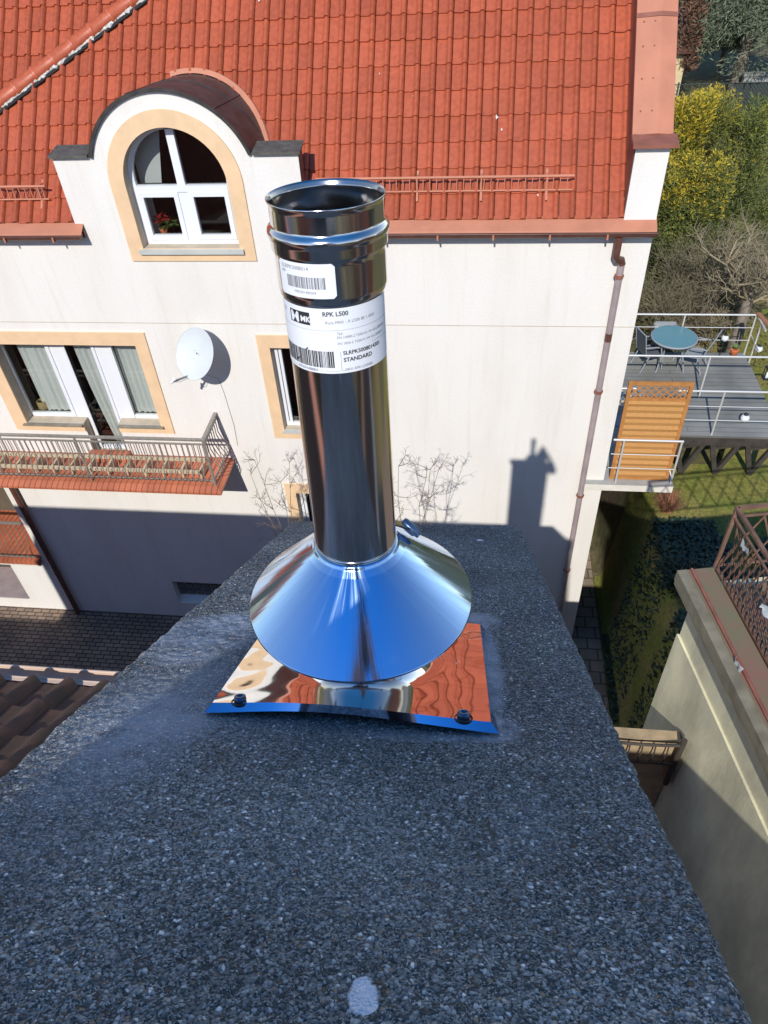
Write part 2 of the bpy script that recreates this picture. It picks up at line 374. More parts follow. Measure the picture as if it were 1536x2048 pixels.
# garden ground, lawn, pavers, deck boards, balcony tiles
g_ = mat('garden_ground', (.12, .10, .05), .95); b = NB(g_); tc = b.n('TexCoord')
n1 = b.n('TexNoise'); n1.inputs['Scale'].default_value = .35; n1.inputs['Detail'].default_value = 7; b.l(tc.outputs['Object'], n1.inputs['Vector'])
n2 = b.n('TexNoise'); n2.inputs['Scale'].default_value = 6; n2.inputs['Detail'].default_value = 6; b.l(tc.outputs['Object'], n2.inputs['Vector'])
r1 = b.ramp(n1.outputs['Fac'], [(.35, (.15, .11, .07)), (.5, (.10, .10, .035)), (.65, (.17, .13, .05))]); r2 = b.ramp(n2.outputs['Fac'], [(.3, (.6, .6, .6)), (.7, (1.3, 1.3, 1.3))])
mu = b.n('Mix', data_type='RGBA', blend_type='MULTIPLY'); mu.inputs[0].default_value = 1; b.l(r1.outputs[0], mu.inputs[6]); b.l(r2.outputs[0], mu.inputs[7]); b.l(mu.outputs[2], b.b.inputs['Base Color'])
l_ = mat('lawn', (.15, .17, .03), .95); b = NB(l_); tc = b.n('TexCoord')
n1 = b.n('TexNoise'); n1.inputs['Scale'].default_value = .8; n1.inputs['Detail'].default_value = 6; b.l(tc.outputs['Object'], n1.inputs['Vector'])
n2 = b.n('TexNoise'); n2.inputs['Scale'].default_value = 14; n2.inputs['Detail'].default_value = 5; b.l(tc.outputs['Object'], n2.inputs['Vector'])
r1 = b.ramp(n1.outputs['Fac'], [(.38, (.26, .21, .06)), (.5, (.17, .19, .03)), (.66, (.22, .20, .045))]); r2 = b.ramp(n2.outputs['Fac'], [(.3, (.65, .65, .65)), (.7, (1.3, 1.3, 1.3))])
mu = b.n('Mix', data_type='RGBA', blend_type='MULTIPLY'); mu.inputs[0].default_value = 1; b.l(r1.outputs[0], mu.inputs[6]); b.l(r2.outputs[0], mu.inputs[7]); b.l(mu.outputs[2], b.b.inputs['Base Color'])
def brickmat(name, c1, c2, cm, scale, bw, bh, mortar=.03, rot=0, rough=.8, bump=.4, off=.5):
    m_ = mat(name, c1, rough); b = NB(m_); tc = b.n('TexCoord'); mp = b.n('Mapping'); mp.inputs['Rotation'].default_value = (0, 0, rot); b.l(tc.outputs['Object'], mp.inputs[0])
    br = b.n('TexBrick'); br.inputs['Scale'].default_value = scale; br.inputs['Brick Width'].default_value = bw; br.inputs['Row Height'].default_value = bh; br.inputs['Mortar Size'].default_value = mortar
    br.offset = off
    br.inputs['Color1'].default_value = (*c1, 1); br.inputs['Color2'].default_value = (*c2, 1); br.inputs['Mortar'].default_value = (*cm, 1); b.l(mp.outputs[0], br.inputs['Vector'])
    n = b.n('TexNoise'); n.inputs['Scale'].default_value = 1.2; n.inputs['Detail'].default_value = 8; b.l(tc.outputs['Object'], n.inputs['Vector']); r = b.ramp(n.outputs['Fac'], [(.3, (.55, .55, .55)), (.7, (1.25, 1.25, 1.25))])
    mu = b.n('Mix', data_type='RGBA', blend_type='MULTIPLY'); mu.inputs[0].default_value = .8; b.l(br.outputs['Color'], mu.inputs[6]); b.l(r.outputs[0], mu.inputs[7]); b.l(mu.outputs[2], b.b.inputs['Base Color'])
    bp = b.n('Bump', invert=True); bp.inputs['Strength'].default_value = bump; bp.inputs['Distance'].default_value = .01; b.l(br.outputs['Fac'], bp.inputs['Height']); b.l(bp.outputs[0], b.b.inputs['Normal'])
brickmat('pavers', (.34, .235, .16), (.22, .165, .125), (.04, .035, .03), 1, .22, .11, .012)
brickmat('stone_path', (.34, .27, .20), (.26, .21, .16), (.12, .1, .07), 1, .4, .3, .02)
brickmat('balcony_tile', (.55, .17, .085), (.50, .15, .075), (.20, .07, .04), 1, .11, 3.0, .008, off=0, rough=.5)
brickmat('deck_board', (.27, .27, .25), (.245, .245, .23), (.14, .14, .13), 1, 6.0, .145, .008, off=.3, rough=.9)
brickmat('hedge_red', (.20, .08, .05), (.14, .06, .04), (.04, .02, .02), 1, .3, .3, .02)

# ================================================================ SETTING
GH = -10.15            # level of the garden behind the bank
def sstep(t): t = max(0, min(1, t)); return t * t * (3 - 2 * t)
def terrain(x, y):
    hi = GZ + (GH - GZ) * sstep((y - 2.5) / 5.0)
    e = sstep((x - 3.22) / .35) if y < 17 else sstep((x - 2.6) / 1.0)
    z = GZ + (hi - GZ) * e
    if y > 20: z = z + (GH - z) * sstep((y - 20) / 4)
    return z
def grid_sheet(name, xs, ys_, off, m_, keep=None, rough=0):
    b = MB(); nx, ny = len(xs), len(ys_)
    vs = [(x, y, terrain(x, y) + off + rough * noise.noise((x * 1.3, y * 1.3, 0))) for y in ys_ for x in xs]
    fs = [(j * nx + i, j * nx + i + 1, (j + 1) * nx + i + 1, (j + 1) * nx + i) for j in range(ny - 1) for i in range(nx - 1) if keep is None or keep((xs[i] + xs[i + 1]) / 2, (ys_[j] + ys_[j + 1]) / 2)]
    b.add(vs, fs, True); return tag(b.build(name, m_), kind='structure')
def lin(a, b_, n): return [a + (b_ - a) * i / n for i in range(n + 1)]
grid_sheet('ground', [-400, -100, -40, -16] + lin(-14, 2, 8) + lin(2.2, 6, 38) + lin(7, 30, 20) + [60, 150, 400], [-300, -60, -20] + lin(-10, 5, 5) + lin(5.5, 26, 70) + lin(28, 60, 12) + [100, 250, 700], -.03, M['garden_ground'])
def sheet(name, pts, z, m_, kind='structure'):
    b = MB(); b.add([(x, y, z) for x, y in pts], [tuple(range(len(pts)))]); return tag(b.build(name, m_), kind=kind)
sheet('paved_yard', [(-16, 2.5), (2.45, 2.5), (2.45, D + .02), (-16, D + .02)], GZ - .004, M['pavers'])
sheet('garden_path', [(2.45, 3), (3.05, 3), (3.05, 18), (2.45, 18)], GZ, M['stone_path'])
def lawn_keep(x, y):
    n_ = noise.noise((x * .8, y * .8, 3))
    if y < 12.4: return x > 3.08 + .05 * n_
    return x > 5.2 + .8 * n_ and x < 12 and y < 19.5 + 1.5 * n_
grid_sheet('lawn', lin(2.9, 12, 91), lin(4, 21, 150), -.012, M['lawn'], lawn_keep)
def Q(x, y): return (x, y)

# ================================================================ PINK-WHITE HOUSE ACROSS THE YARD
house = thing('apartment_house', 'long white plastered house with red tiled roof and arched dormer facing the chimney', 'house', (-4, D, GZ))
SLP = rad(46.6); RO = Vector((2.0, 10.517, -4.282)); RS = Vector((0, math.cos(SLP), math.sin(SLP))); RN = Vector((0, -math.sin(SLP), math.cos(SLP)))
def roofuv(x, y):      # pixel -> (X, s) on the roof plane
    P = onpl(x, y, RO, RN); return P.x, (P - RO).dot(RS)
AC = (-4.322, -3.727)  # dormer arch centre (X, Z)
def arc(r, a0, a1, n=28, c=AC): return [(c[0] + r * math.cos(rad(a0 + (a1 - a0) * i / n)), c[1] + r * math.sin(rad(a0 + (a1 - a0) * i / n))) for i in range(n + 1)]
wallf = lambda a, b_: Vector((a, D, b_))
d_open = [(-5.082, -4.67), (-3.562, -4.67)] + arc(.76, 0, 180)
w2_open = [(-8.36, -8.05), (-7.24, -8.05), (-7.24, -8.80), (-6.555, -8.80), (-6.555, -8.05), (-5.715, -8.05), (-5.715, -6.36), (-8.36, -6.36)]
w3_open = [(-3.38, -8.08), (-2.2, -8.08), (-2.2, -6.37), (-3.38, -6.37)]
w4_open = [(-3.38, -11.0), (-2.3, -11.0), (-2.3, -9.62), (-3.38, -9.62)]
gb_open = [(-6.68, -13.27), (-5.08, -13.27), (-5.08, -12.515), (-6.68, -12.515)]
log_open = [(-13.9, -11.93), (-9.6, -11.93), (-9.6, -9.3), (-13.9, -9.3)]
low_open = [(-13.9, -13.34), (-10.49, -13.34), (-10.49, -12.18), (-13.9, -12.18)]
TOPZ = -4.33
a_s = math.degrees(math.asin((-3.32 - AC[1]) / 1.205))
outer = [(-14.5, GZ - .3), (2.42, GZ - .3), (2.42, TOPZ), (-2.50, TOPZ), (-2.50, -3.32)] + arc(1.205, a_s, 180 - a_s) + [(-6.07, -3.32), (-6.06, TOPZ), (-14.5, TOPZ)]
wb = MB(); wb.poly(outer, [d_open, w2_open, w3_open, w4_open, gb_open, log_open, low_open], wallf, flip=False)
# sides and back so the house has depth
wb.quad((2.42, D, GZ - .3), (2.42, 24, GZ - .3), (2.42, 24, TOPZ), (2.42, D, TOPZ))
wb.quad((-14.5, 24, GZ - .3), (-14.5, D, GZ - .3), (-14.5, D, TOPZ), (-14.5, 24, TOPZ))
wb.quad((2.42, 24, GZ - .3), (-14.5, 24, GZ - .3), (-14.5, 24, TOPZ), (2.42, 24, TOPZ))
# dormer parapet back and cheeks
for xq in (-2.5, -6.065): wb.quad((xq, D, TOPZ), (xq, D, -3.32), (xq, D + .24, -3.32), (xq, D + .24, TOPZ))
for xa_, xb_ in ((-6.065, -5.4), (-3.25, -2.5)): wb.quad((xa_, D + .24, TOPZ), (xb_, D + .24, TOPZ), (xb_, D + .24, -3.32), (xa_, D + .24, -3.32))
wall = wb.build('wall', M['plaster'], house)
for Zs in (-5.94,):
    b = MB(); b.box((-14.4, D - .004, Zs - .005), (2.415, D + .0, Zs + .005)); b.build('movement_joint', M['reveal'], house)
# reveals
def reveal(loop, depth, m_, name='reveal', par=None):
    b = MB(); n = len(loop)
    for i in range(n):
        a, c = loop[i], loop[(i + 1) % n]
        b.quad((a[0], D, a[1]), (c[0], D, c[1]), (c[0], D + depth, c[1]), (a[0], D + depth, a[1]))
    return b.build(name, m_, par or house)
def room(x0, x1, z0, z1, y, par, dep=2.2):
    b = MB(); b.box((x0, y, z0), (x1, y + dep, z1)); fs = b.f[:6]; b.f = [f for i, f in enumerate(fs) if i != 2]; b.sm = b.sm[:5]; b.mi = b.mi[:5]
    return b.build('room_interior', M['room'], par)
def wframe(rects, y, par, th=.06):
    b = MB()
    for x0, z0, x1, z1 in rects: b.box((x0, y, z0), (x1, y + th, z1))
    return b
def pane(x0, z0, x1, z1, y, par):
    b = MB(); b.quad((x0, y, z0), (x1, y, z0), (x1, y, z1), (x0, y, z1)); return b.build('pane', M['glass'], par)

# --- arched dormer window
win = wframe([], 0, None)
ys = D + .16
def ring(b, r0, r1, a0, a1, y0, y1, n=32, c=AC):
    A = arc(r0, a0, a1, n, c); Bq = arc(r1, a0, a1, n, c)
    for i in range(n):
        p0, p1, q0, q1 = A[i], A[i + 1], Bq[i], Bq[i + 1]
        b.quad((p0[0], y0, p0[1]), (q0[0], y0, q0[1]), (q1[0], y0, q1[1]), (p1[0], y0, p1[1]))
        b.quad((p0[0], y0, p0[1]), (p1[0], y0, p1[1]), (p1[0], y1, p1[1]), (p0[0], y1, p0[1]))
        b.quad((q0[0], y0, q0[1]), (q0[0], y1, q0[1]), (q1[0], y1, q1[1]), (q1[0], y0, q1[1]))
ring(win, .69, .775, 0, 180, ys, ys + .07)
x0, x1 = -5.09, -3.555
for r_ in ((x0, -4.70, x0 + .08, -3.73), (x1 - .08, -4.70, x1, -3.73), (-4.38, -3.80, -4.262, -3.02), (-4.40, -4.60, -4.245, -3.89), (x0 + .08, -4.67, x1 - .08, -4.60)): win.box((r_[0], ys, r_[1]), (r_[2], ys + .07, r_[3]))
win.box((x0 + .08, ys - .015, -3.89), (x1 - .08, ys + .07, -3.80))
# opening sashes below the transom
for sx0, sx1 in ((x0 + .08, -4.40), (-4.245, x1 - .08)):
    for r_ in ((sx0, -4.60, sx0 + .07, -3.89), (sx1 - .07, -4.60, sx1, -3.89), (sx0 + .07, -4.60, sx1 - .07, -4.53), (sx0 + .07, -3.96, sx1 - .07, -3.89)): win.box((r_[0], ys - .02, r_[1]), (r_[2], ys + .05, r_[3]))
dw = win.build('window', M['pvc'], house)
b = MB(); b.poly([(x0 + .07, -3.86)] + [(x1 - .07, -3.86)] + arc(.70, 0, 180), [], lambda a, c: Vector((a, ys + .04, c))); b.build('pane', M['glass'], dw)
pane(x0 + .1, -4.58, -4.42, -3.9, ys + .03, dw); pane(-4.23, -4.58, x1 - .1, -3.9, ys + .03, dw)
b = MB(); b.box((-5.14, D - .07, -4.70), (-3.50, D + .16, -4.672)); b.box((-5.14, D - .075, -4.74), (-3.50, D - .068, -4.67)); b.build('sill', M['sill_grey'], dw)
reveal(d_open, .18, M['reveal'], 'reveal', dw)
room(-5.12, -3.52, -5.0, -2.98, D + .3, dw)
b = MB(); b.prism([(-5.31, -4.86), (-3.335, -4.86)] + arc(.985, 0, 180, 40), lambda a, c: Vector((a, D - .03, c)), (0, .028, 0), [d_open]); b.build('surround', M['peach'], dw)
# grey curtain behind the left half
b = MB(); b.poly([(-5.05, -3.85), (-4.72, -3.85), (-4.62, -3.35), (-4.56, -3.1), (-5.05, -3.1)], [], lambda a, c: Vector((a, D + .42, c))); b.poly([(-5.05, -4.6), (-4.93, -4.6), (-4.93, -3.9), (-5.05, -3.9)], [], lambda a, c: Vector((a, D + .42, c)))
tag(b.build('curtain', M['net_curtain']), 'thin grey curtain pulled aside behind the arched dormer window', 'curtain')

# --- three-part balcony window
ys = D + .2
b = MB(); T = -6.36; Bt = -8.05
fr = [(-8.40, Bt, -8.33, T), (-7.50, Bt, -7.27, T), (-8.33, Bt, -7.50, Bt + .07), (-8.33, T - .10, -7.50, T), (-7.27, -8.80, -7.20, T), (-6.62, -8.80, -6.55, T), (-7.20, -8.80, -6.62, -8.72), (-7.20, T - .1, -6.62, T),
      (-6.55, Bt, -6.30, T), (-5.78, Bt, -5.69, T), (-6.30, Bt, -5.78, Bt + .07), (-6.30, T - .1, -5.78, T)]
for r_ in fr: b.box((r_[0], ys, r_[1]), (r_[2], ys + .07, r_[3]))
for r_ in ((-7.515, Bt + .02, -7.45, T), (-6.35, Bt + .02, -6.285, T), (-7.215, -8.75, -7.15, T), (-6.66, -8.75, -6.605, T)): b.box((r_[0], ys - .02, r_[1]), (r_[2], ys - .001, r_[3] - .04))
bw = b.build('balcony_window', M['pvc'], house)
for q in ((-8.34, Bt + .05, -7.49, T - .09), (-7.21, -8.73, -6.61, T - .09), (-6.31, Bt + .05, -5.77, T - .09)): pane(*q, ys + .03, bw)
reveal(w2_open, .22, M['reveal'], 'reveal', bw)
b = MB(); b.box((-8.42, D - .09, Bt - .03), (-7.245, D + .2, Bt - .004)); b.build('sill', M['sill_stone'], bw)
b = MB(); b.box((-6.55, D - .09, Bt - .03), (-5.66, D + .2, Bt - .004)); b.build('sill', M['sill_stone'], bw)
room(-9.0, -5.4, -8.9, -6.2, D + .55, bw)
so_ = [(-8.62, -8.22), (-7.24, -8.22), (-7.24, -8.80), (-6.555, -8.80), (-6.555, -8.22), (-5.495, -8.22), (-5.495, -6.115), (-8.62, -6.115)]
hole = [(-8.36, -8.05), (-7.24, -8.05), (-7.24, -8.2), (-6.555, -8.2), (-6.555, -8.05), (-5.715, -8.05), (-5.715, -6.36), (-8.36, -6.36)]
b = MB()
for r_ in ((-8.62, -6.36, -5.495, -6.115), (-8.62, -8.22, -8.36, -6.36), (-5.715, -8.22, -5.495, -6.36), (-8.36, -8.22, -7.24, -8.055), (-6.555, -8.22, -5.715, -8.055)): b.box((r_[0], D - .03, r_[1]), (r_[2], D - .002, r_[3]))
b.build('surround', M['peach'], bw)
def curtain(x0, x1, z0, z1, y, lab, sweep=0, amp=.03, wl=.11):
    b = MB(); n = max(10, int((x1 - x0) / .018)); k = 14; vs = []
    for j in range(k + 1):
        v = j / k
        for i in range(n + 1):
            u = i / n; xx = x0 + (x1 - x0) * u + sweep * (v ** 2) * (1 - u)
            vs.append((xx, y + amp * (.6 + .6 * noise.noise((u * 5 + x0, v, 2))) * math.sin(u * (x1 - x0) / wl * 6.28 + .6 * v + 3 * noise.noise((u * 4, x0, 0))) + .012 * math.sin(u * 31), z1 + (z0 - z1) * v))
    b.add(vs, [(j * (n + 1) + i, j * (n + 1) + i + 1, (j + 1) * (n + 1) + i + 1, (j + 1) * (n + 1) + i) for j in range(k) for i in range(n)], True)
    return tag(b.build('net_curtain', M['net_curtain']), lab, 'curtain', 'net curtains of the balcony window')
curtain(-8.12, -7.36, -7.98, -6.38, D + .31, 'white net curtain behind the left pane of the balcony window')
curtain(-7.06, -6.58, -8.70, -6.38, D + .31, 'white net curtain behind the glazed balcony door', sweep=.15)
curtain(-6.30, -5.82, -7.98, -6.38, D + .31, 'white net curtain behind the right pane of the balcony window')
# --- windows partly behind the flue pipe
for (x0, x1, z0, z1, sx1) in ((-3.38, -2.2, -8.08, -6.37, -2.0), (-3.38, -2.3, -11.0, -9.62, -2.1)):
    ys = D + .14; b = MB()
    for r_ in ((x0 - .01, z0, x0 + .07, z1), (x1 - .07, z0, x1 + .01, z1), (x0 + .07, z0, x1 - .07, z0 + .07), (x0 + .07, z1 - .07, x1 - .07, z1), ((x0 + x1) / 2 - .05, z0 + .07, (x0 + x1) / 2 + .05, z1 - .07)): b.box((r_[0], ys, r_[1]), (r_[2], ys + .07, r_[3]))
    for r_ in ((x0 + .09, z0 + .08, x0 + .14, z1 - .08),): b.box((r_[0], ys - .015, r_[1]), (r_[2], ys + .05, r_[3]))
    ww = b.build('window', M['pvc'], house); pane(x0 + .06, z0 + .06, x1 - .06, z1 - .06, ys + .03, ww)
    reveal([(x0, z0), (x1, z0), (x1, z1), (x0, z1)], .16, M['reveal'], 'reveal', ww)
    b = MB(); b.box((x0 - .03, D - .08, z0 - .03), (x1 + .03, D + .14, z0 - .003)); b.build('sill', M['sill_grey'], ww)
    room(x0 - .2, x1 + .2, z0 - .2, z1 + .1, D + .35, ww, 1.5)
    b = MB()
    for r_ in ((x0 - .205, z1, sx1, z1 + .235), (x0 - .205, z0 - .18, x0, z1), (x1, z0 - .18, sx1, z1), (x0, z0 - .18, x1, z0 - .031)): b.box((r_[0], D - .03, r_[1]), (r_[2], D - .002, r_[3]))
    b.build('surround', M['peach'], ww)
# --- glass block cellar window
b = MB(); x0, z0, x1, z1 = -6.68, -13.27, -5.08, -12.515
b.quad((x0 - .01, D + .2, z0 + .1), (x1 + .01, D + .2, z0 + .1), (x1 + .01, D + .2, z1), (x0 - .01, D + .2, z1)); gw = b.build('cellar_window', M['mortar'], house)
b = MB()
for i in range(8):
    for j in range(3):
        cx_ = x0 + .1 + i * .2; cz = z0 + .22 + j * .2
        if cz + .09 > z1: continue
        b.box((cx_ - .08, D + .16, cz - .08), (cx_ + .08, D + .198, cz + .08))
b.build('glass_block', M['glass_block'], gw)
b = MB(); b.quad((x0, D, z0), (x1, D, z0), (x1, D + .2, z0 + .12), (x0, D + .2, z0 + .12)); b.quad((x0, D, z1), (x0, D, z0), (x0, D + .2, z0 + .1), (x0, D + .2, z1)); b.quad((x1, D, z1), (x1, D, z0), (x1, D + .2, z0 + .1), (x1, D + .2, z1)); b.quad((x0, D, z1), (x1, D, z1), (x1, D + .2, z1), (x0, D + .2, z1))
b.build('reveal', M['plaster'], gw)
# --- loggia at the left edge and the opening under it
b = MB(); x0, x1, z0, z1, yb = -13.9, -9.6, -11.93, -9.3, D + 1.5
b.quad((x1, D, z0), (x1, yb, z0), (x1, yb, z1), (x1, D, z1)); b.quad((x0, D, z0), (x0, yb, z0), (x0, yb, z1), (x0, D, z1)); b.quad((x0, D, z1), (x1, D, z1), (x1, yb, z1), (x0, yb, z1))
lg = b.build('loggia', M['plaster'], house)
b = MB(); b.quad((x0, yb, z0), (x1, yb, z0), (x1, yb, z1), (x0, yb, z1)); b.build('stone_wall', M['stone_path'], lg)
b = MB(); b.box((x0, D - .12, z0 - .1), (x1 - .03, yb, z0 + .01)); b.build('floor', M['balcony_tile'], lg)
b = MB(); b.box((x0, D - .10, z0 - .16), (x1 - .04, D + .02, z0 - .1)); b.build('floor_edge', M['white_concrete'], lg)
b = MB(); b.box((x0, D - .06, -10.80), (x1 - .0, D - .02, -10.75)); b.box((x0, D - .05, z0 + .07), (x1 - .0, D - .02, z0 + .1)); b.build('handrail', M['galv'], lg)
for i in range(26):
    xx = x1 - .06 - i * .13
    b = MB(); b.tube([(xx, D - .04, -10.78), (xx, D - .04, -11.2), (xx, D - .10, -11.5), (xx, D - .13, -11.7), (xx, D - .04, z0 + .08)], .009, 6); b.build('baluster', M['galv'], lg)
b = MB(); x0, x1, z0, z1, yb = -13.9, -10.49, -13.34, -12.18, D + .9
b.quad((x1, D, z0), (x1, yb, z0), (x1, yb, z1), (x1, D, z1)); b.quad((x0, D, z1), (x1, D, z1), (x1, yb, z1), (x0, yb, z1)); b.quad((x0, D, z0), (x0, yb, z0), (x0, yb, z1), (x0, D, z1)); b.quad((x0, yb, z0), (x1, yb, z0), (x1, yb, z1), (x0, yb, z1))
lo_ = b.build('basement_opening', M['stone_path'], house)
b = MB(); b.box((x0, D - .05, z0 - .03), (x1 - .003, yb, z0)); b.build('sill', M['pipe_mauve'], lo_)

# --- roof tiles with real rolls and steps
TW, TE = .224, .367
PROF = [(0, .0), (.08, .006), (.30, 0), (.52, .002), (.60, .014), (.66, .036), (.75, .048), (.84, .044), (.92, .022), (.965, -.006)]
HX0, HS0 = roofuv(0, 207); HX1, HS1 = roofuv(270, 0)
def hip_s(x): return HS0 + (x - HX0) * (HS1 - HS0) / (HX1 - HX0)
def roof_tiles(name, o, xd, sd, nd, nx, rows, tw, te, prof, keep, m_, par, step=.026, jit=.11, seed=1, x_off=0):
    rn = random.Random(seed); b = MB(); cols = []
    for rrow in range(rows):
        s0 = rrow * te
        for c in range(nx):
            xm = (c + .5) * tw + x_off
            if not keep(-xm, s0 + te / 2): continue
            val = 1 + rn.uniform(-jit, jit); dz = rn.uniform(-.003, .003); ds = rn.uniform(-.006, .006); base = len(b.v)
            pts = []
            for (u, h) in prof:
                X = -(c + 1) * tw + u * tw - x_off
                for (ss, hh) in ((s0 + ds, step + h + dz), (s0 + te + .02 + ds, h + dz)): pts.append(o + xd * X + sd * ss + nd * hh)
            n = len(prof); fs = [(2 * i, 2 * i + 2, 2 * i + 3, 2 * i + 1) for i in range(n - 1)]
            b.add(pts, fs, True)
            # front lip and overlap side
            lip = []
            for i, (u, h) in enumerate(prof): lip += [pts[2 * i], pts[2 * i] - nd * .024 + sd * .004]
            b.add(lip, [(2 * i, 2 * i + 1, 2 * i + 3, 2 * i + 2) for i in range(n - 1)], False)
            b.add([pts[-2], pts[-1], pts[-1] - nd * .02, pts[-2] - nd * .03], [(0, 1, 2, 3)])
            cols += [val] * (len(b.v) - base)
    o_ = b.build(name, m_, par)
    at = o_.data.attributes.new('tilec', 'FLOAT', 'POINT'); at.data.foreach_set('value', cols)
    return o_
def keep_main(x, s):
    X = RO.x + x; z = RO.z + s * RS.z; y = RO.y + s * RS.y
    if s > hip_s(X) - .04: return False
    if -6.02 < X < -2.54:
        if z < -4.05: return False
        dx = abs(X - AC[0])
        if dx < 1.14 and z < AC[1] + math.sqrt(1.2 ** 2 - dx ** 2) - .36: return False
    return True
def keep_left(x, s): return s > hip_s(RO.x + x) - .12
roof = roof_tiles('roof', RO, Vector((1, 0, 0)), RS, RN, 74, 16, TW, TE, PROF, keep_main, M['rooftile'], house)
roof_tiles('roof_beyond_hip', RO - RN * .05 , Vector((1, 0, 0)), RS, RN, 74, 16, TW, TE, PROF, keep_left, M['rooftile'], house, seed=5, x_off=-.07)
b = MB(); k = 6.2      # dark underlay just below the tiles, and the back slope
lo = RO - RN * .06
P0, P1 = lo + Vector((-16.5, 0, 0)), lo + Vector((.4, 0, 0))
def und(xa, xb, sa, sb_): b.quad(lo + Vector((xa - 2, 0, 0)) + RS * sa, lo + Vector((xb - 2, 0, 0)) + RS * sa, lo + Vector((xb - 2, 0, 0)) + RS * sb_, lo + Vector((xa - 2, 0, 0)) + RS * sb_)
und(-14.5, -6.05, 0, k); und(-6.05, -5.46, .33, k); und(-5.46, -3.18, 2.0, k); und(-3.18, -2.5, .33, k); und(-2.5, 2.4, 0, k); bk = Vector((0, math.cos(SLP), -math.sin(SLP)))
b.quad(P1 + RS * k, P0 + RS * k, P0 + RS * k + bk * k, P1 + RS * k + bk * k); b.build('roof_underlay', M['gutter_brown'], house)
# hip ridge
A = RO + Vector((HX0 - RO.x, 0, 0)) + RS * HS0; Bq = RO + Vector((HX1 - RO.x, 0, 0)) + RS * HS1; hd = (Bq - A).normalized(); side = hd.cross(RN).normalized()
A = A - hd * 4; L = (Bq - A).length + 3.5; b = MB(); nseg = int(L / .36)
for i in range(nseg):
    a0 = A + hd * (i * .36); vs = []
    for (t, rr_) in ((0, .105), (.03, .118), (.05, .105), (.37, .092)):
        for k in range(9):
            an = math.pi * k / 8; vs.append(a0 + hd * t + side * (rr_ * math.cos(an) * 1.05) + RN * (.05 + rr_ * .8 * math.sin(an)))
    b.add(vs, [(j * 9 + k, j * 9 + k + 1, (j + 1) * 9 + k + 1, (j + 1) * 9 + k) for j in range(3) for k in range(8)], True)
hip = b.build('hip_ridge', M['salmon'], house)
hip.data.materials[0] = M['rooftile']; at = hip.data.attributes.new('tilec', 'FLOAT', 'POINT'); at.data.foreach_set('value', [1.15] * len(hip.data.vertices))
b = MB(); rn = random.Random(3); n = int(L / .035); vs = []
for i in range(n + 1):
    wv = .135 + .02 * math.sin(i * .7) + rn.uniform(-.018, .018)
    for q, hgt in ((.08, .075), (wv, .052 + rn.uniform(-.01, .01)), (wv + .004, .03)): vs.append(A + hd * (i * .035) + side * q + RN * hgt)
b.add(vs, [(i * 3 + k, i * 3 + k + 1, i * 3 + k + 4, i * 3 + k + 3) for i in range(n) for k in range(2)], True); b.build('hip_mortar', M['mortar'], house)
b = MB(); b.bar(A + side * .15 + RN * .042, A + hd * L + side * .15 + RN * .042, .05, .03, up=RN); b.build('hip_gap', M['black_gap'], house)
# eaves flashing and gutters
def gutter(xa, xb):
    b = MB(); b.quad((xa, 10.56, -4.245), (xb, 10.56, -4.245), (xb, 10.36, -4.375), (xa, 10.36, -4.375)); b.quad((xa, 10.36, -4.375), (xb, 10.36, -4.375), (xb, 10.35, -4.40), (xa, 10.35, -4.40)); fl = b.build('eaves_flashing', M['salmon'], house)
    b = MB(); pr = [(10.37 - .055 + .065 * math.cos(a), -4.39 + .065 * math.sin(a)) for a in [rad(180 + 18 * i) for i in range(11)]]
    pr = [(pr[0][0], pr[0][1] + .012)] + pr
    vs = [(xa, y, z) for y, z in pr] + [(xb, y, z) for y, z in pr] ; n = len(pr)
    b.add(vs, [(i, i + 1, n + i + 1, n + i) for i in range(n - 1)], True)
    b.add([(xb, y, z) for y, z in pr], [tuple(range(n))]); b.add([(xa, y, z) for y, z in pr], [tuple(range(n))])
    b.tube([(xa, 10.245, -4.376), (xb, 10.245, -4.376)], .011, 6)
    g = b.build('gutter', M['gutter_brown'], house)
    k = xa + .35
    while k < xb:
        b = MB(); b.box((k - .012, 10.235, -4.46), (k + .012, 10.43, -4.452)); b.box((k - .012, 10.238, -4.455), (k + .012, 10.246, -4.38)); b.build('gutter_bracket', M['salmon'], g); k += .78
    b = MB(); b.box((xa, 10.44, -4.36), (xb, 10.497, -4.47)); b.build('fascia', M['gutter_brown'], house)
gutter(-2.49, 2.43); gutter(-14.5, -5.93)
# gable firewall with sheet coping
b = MB(); x0, x1 = 1.985, 2.418; yf = D - .003; TZ = -3.27
s_len = 5.2; py = [(yf, -4.33), (yf, TZ), (10.66, TZ), (10.66 + s_len * math.cos(SLP), TZ + s_len * math.sin(SLP)), (10.66 + s_len * math.cos(SLP), -4.33)]
b.add([(x0, y, z) for y, z in py] + [(x1, y, z) for y, z in py], [(0, 1, 2, 3, 4), (9, 8, 7, 6, 5), (0, 5, 6, 1), (1, 6, 7, 2), (2, 7, 8, 3)])
fw_ = b.build('firewall', M['plaster'], house)
b = MB(); b.quad((x0 - .012, 10.50, -4.25), (x0 - .012, 10.50, TZ - .14), (x0 - .012, 10.50 + s_len * RS.y, TZ - .14 + s_len * RS.z), (x0 - .012, 10.50 + s_len * RS.y, -4.25 + s_len * RS.z)); b.build('side_flashing', M['salmon_dark'], fw_)
b = MB(); cu = Vector((0, RS.y, RS.z)); cn = RN; ca = Vector((0, 10.66, TZ + .03))
xa, xb, xm = 1.94, 2.455, 2.25
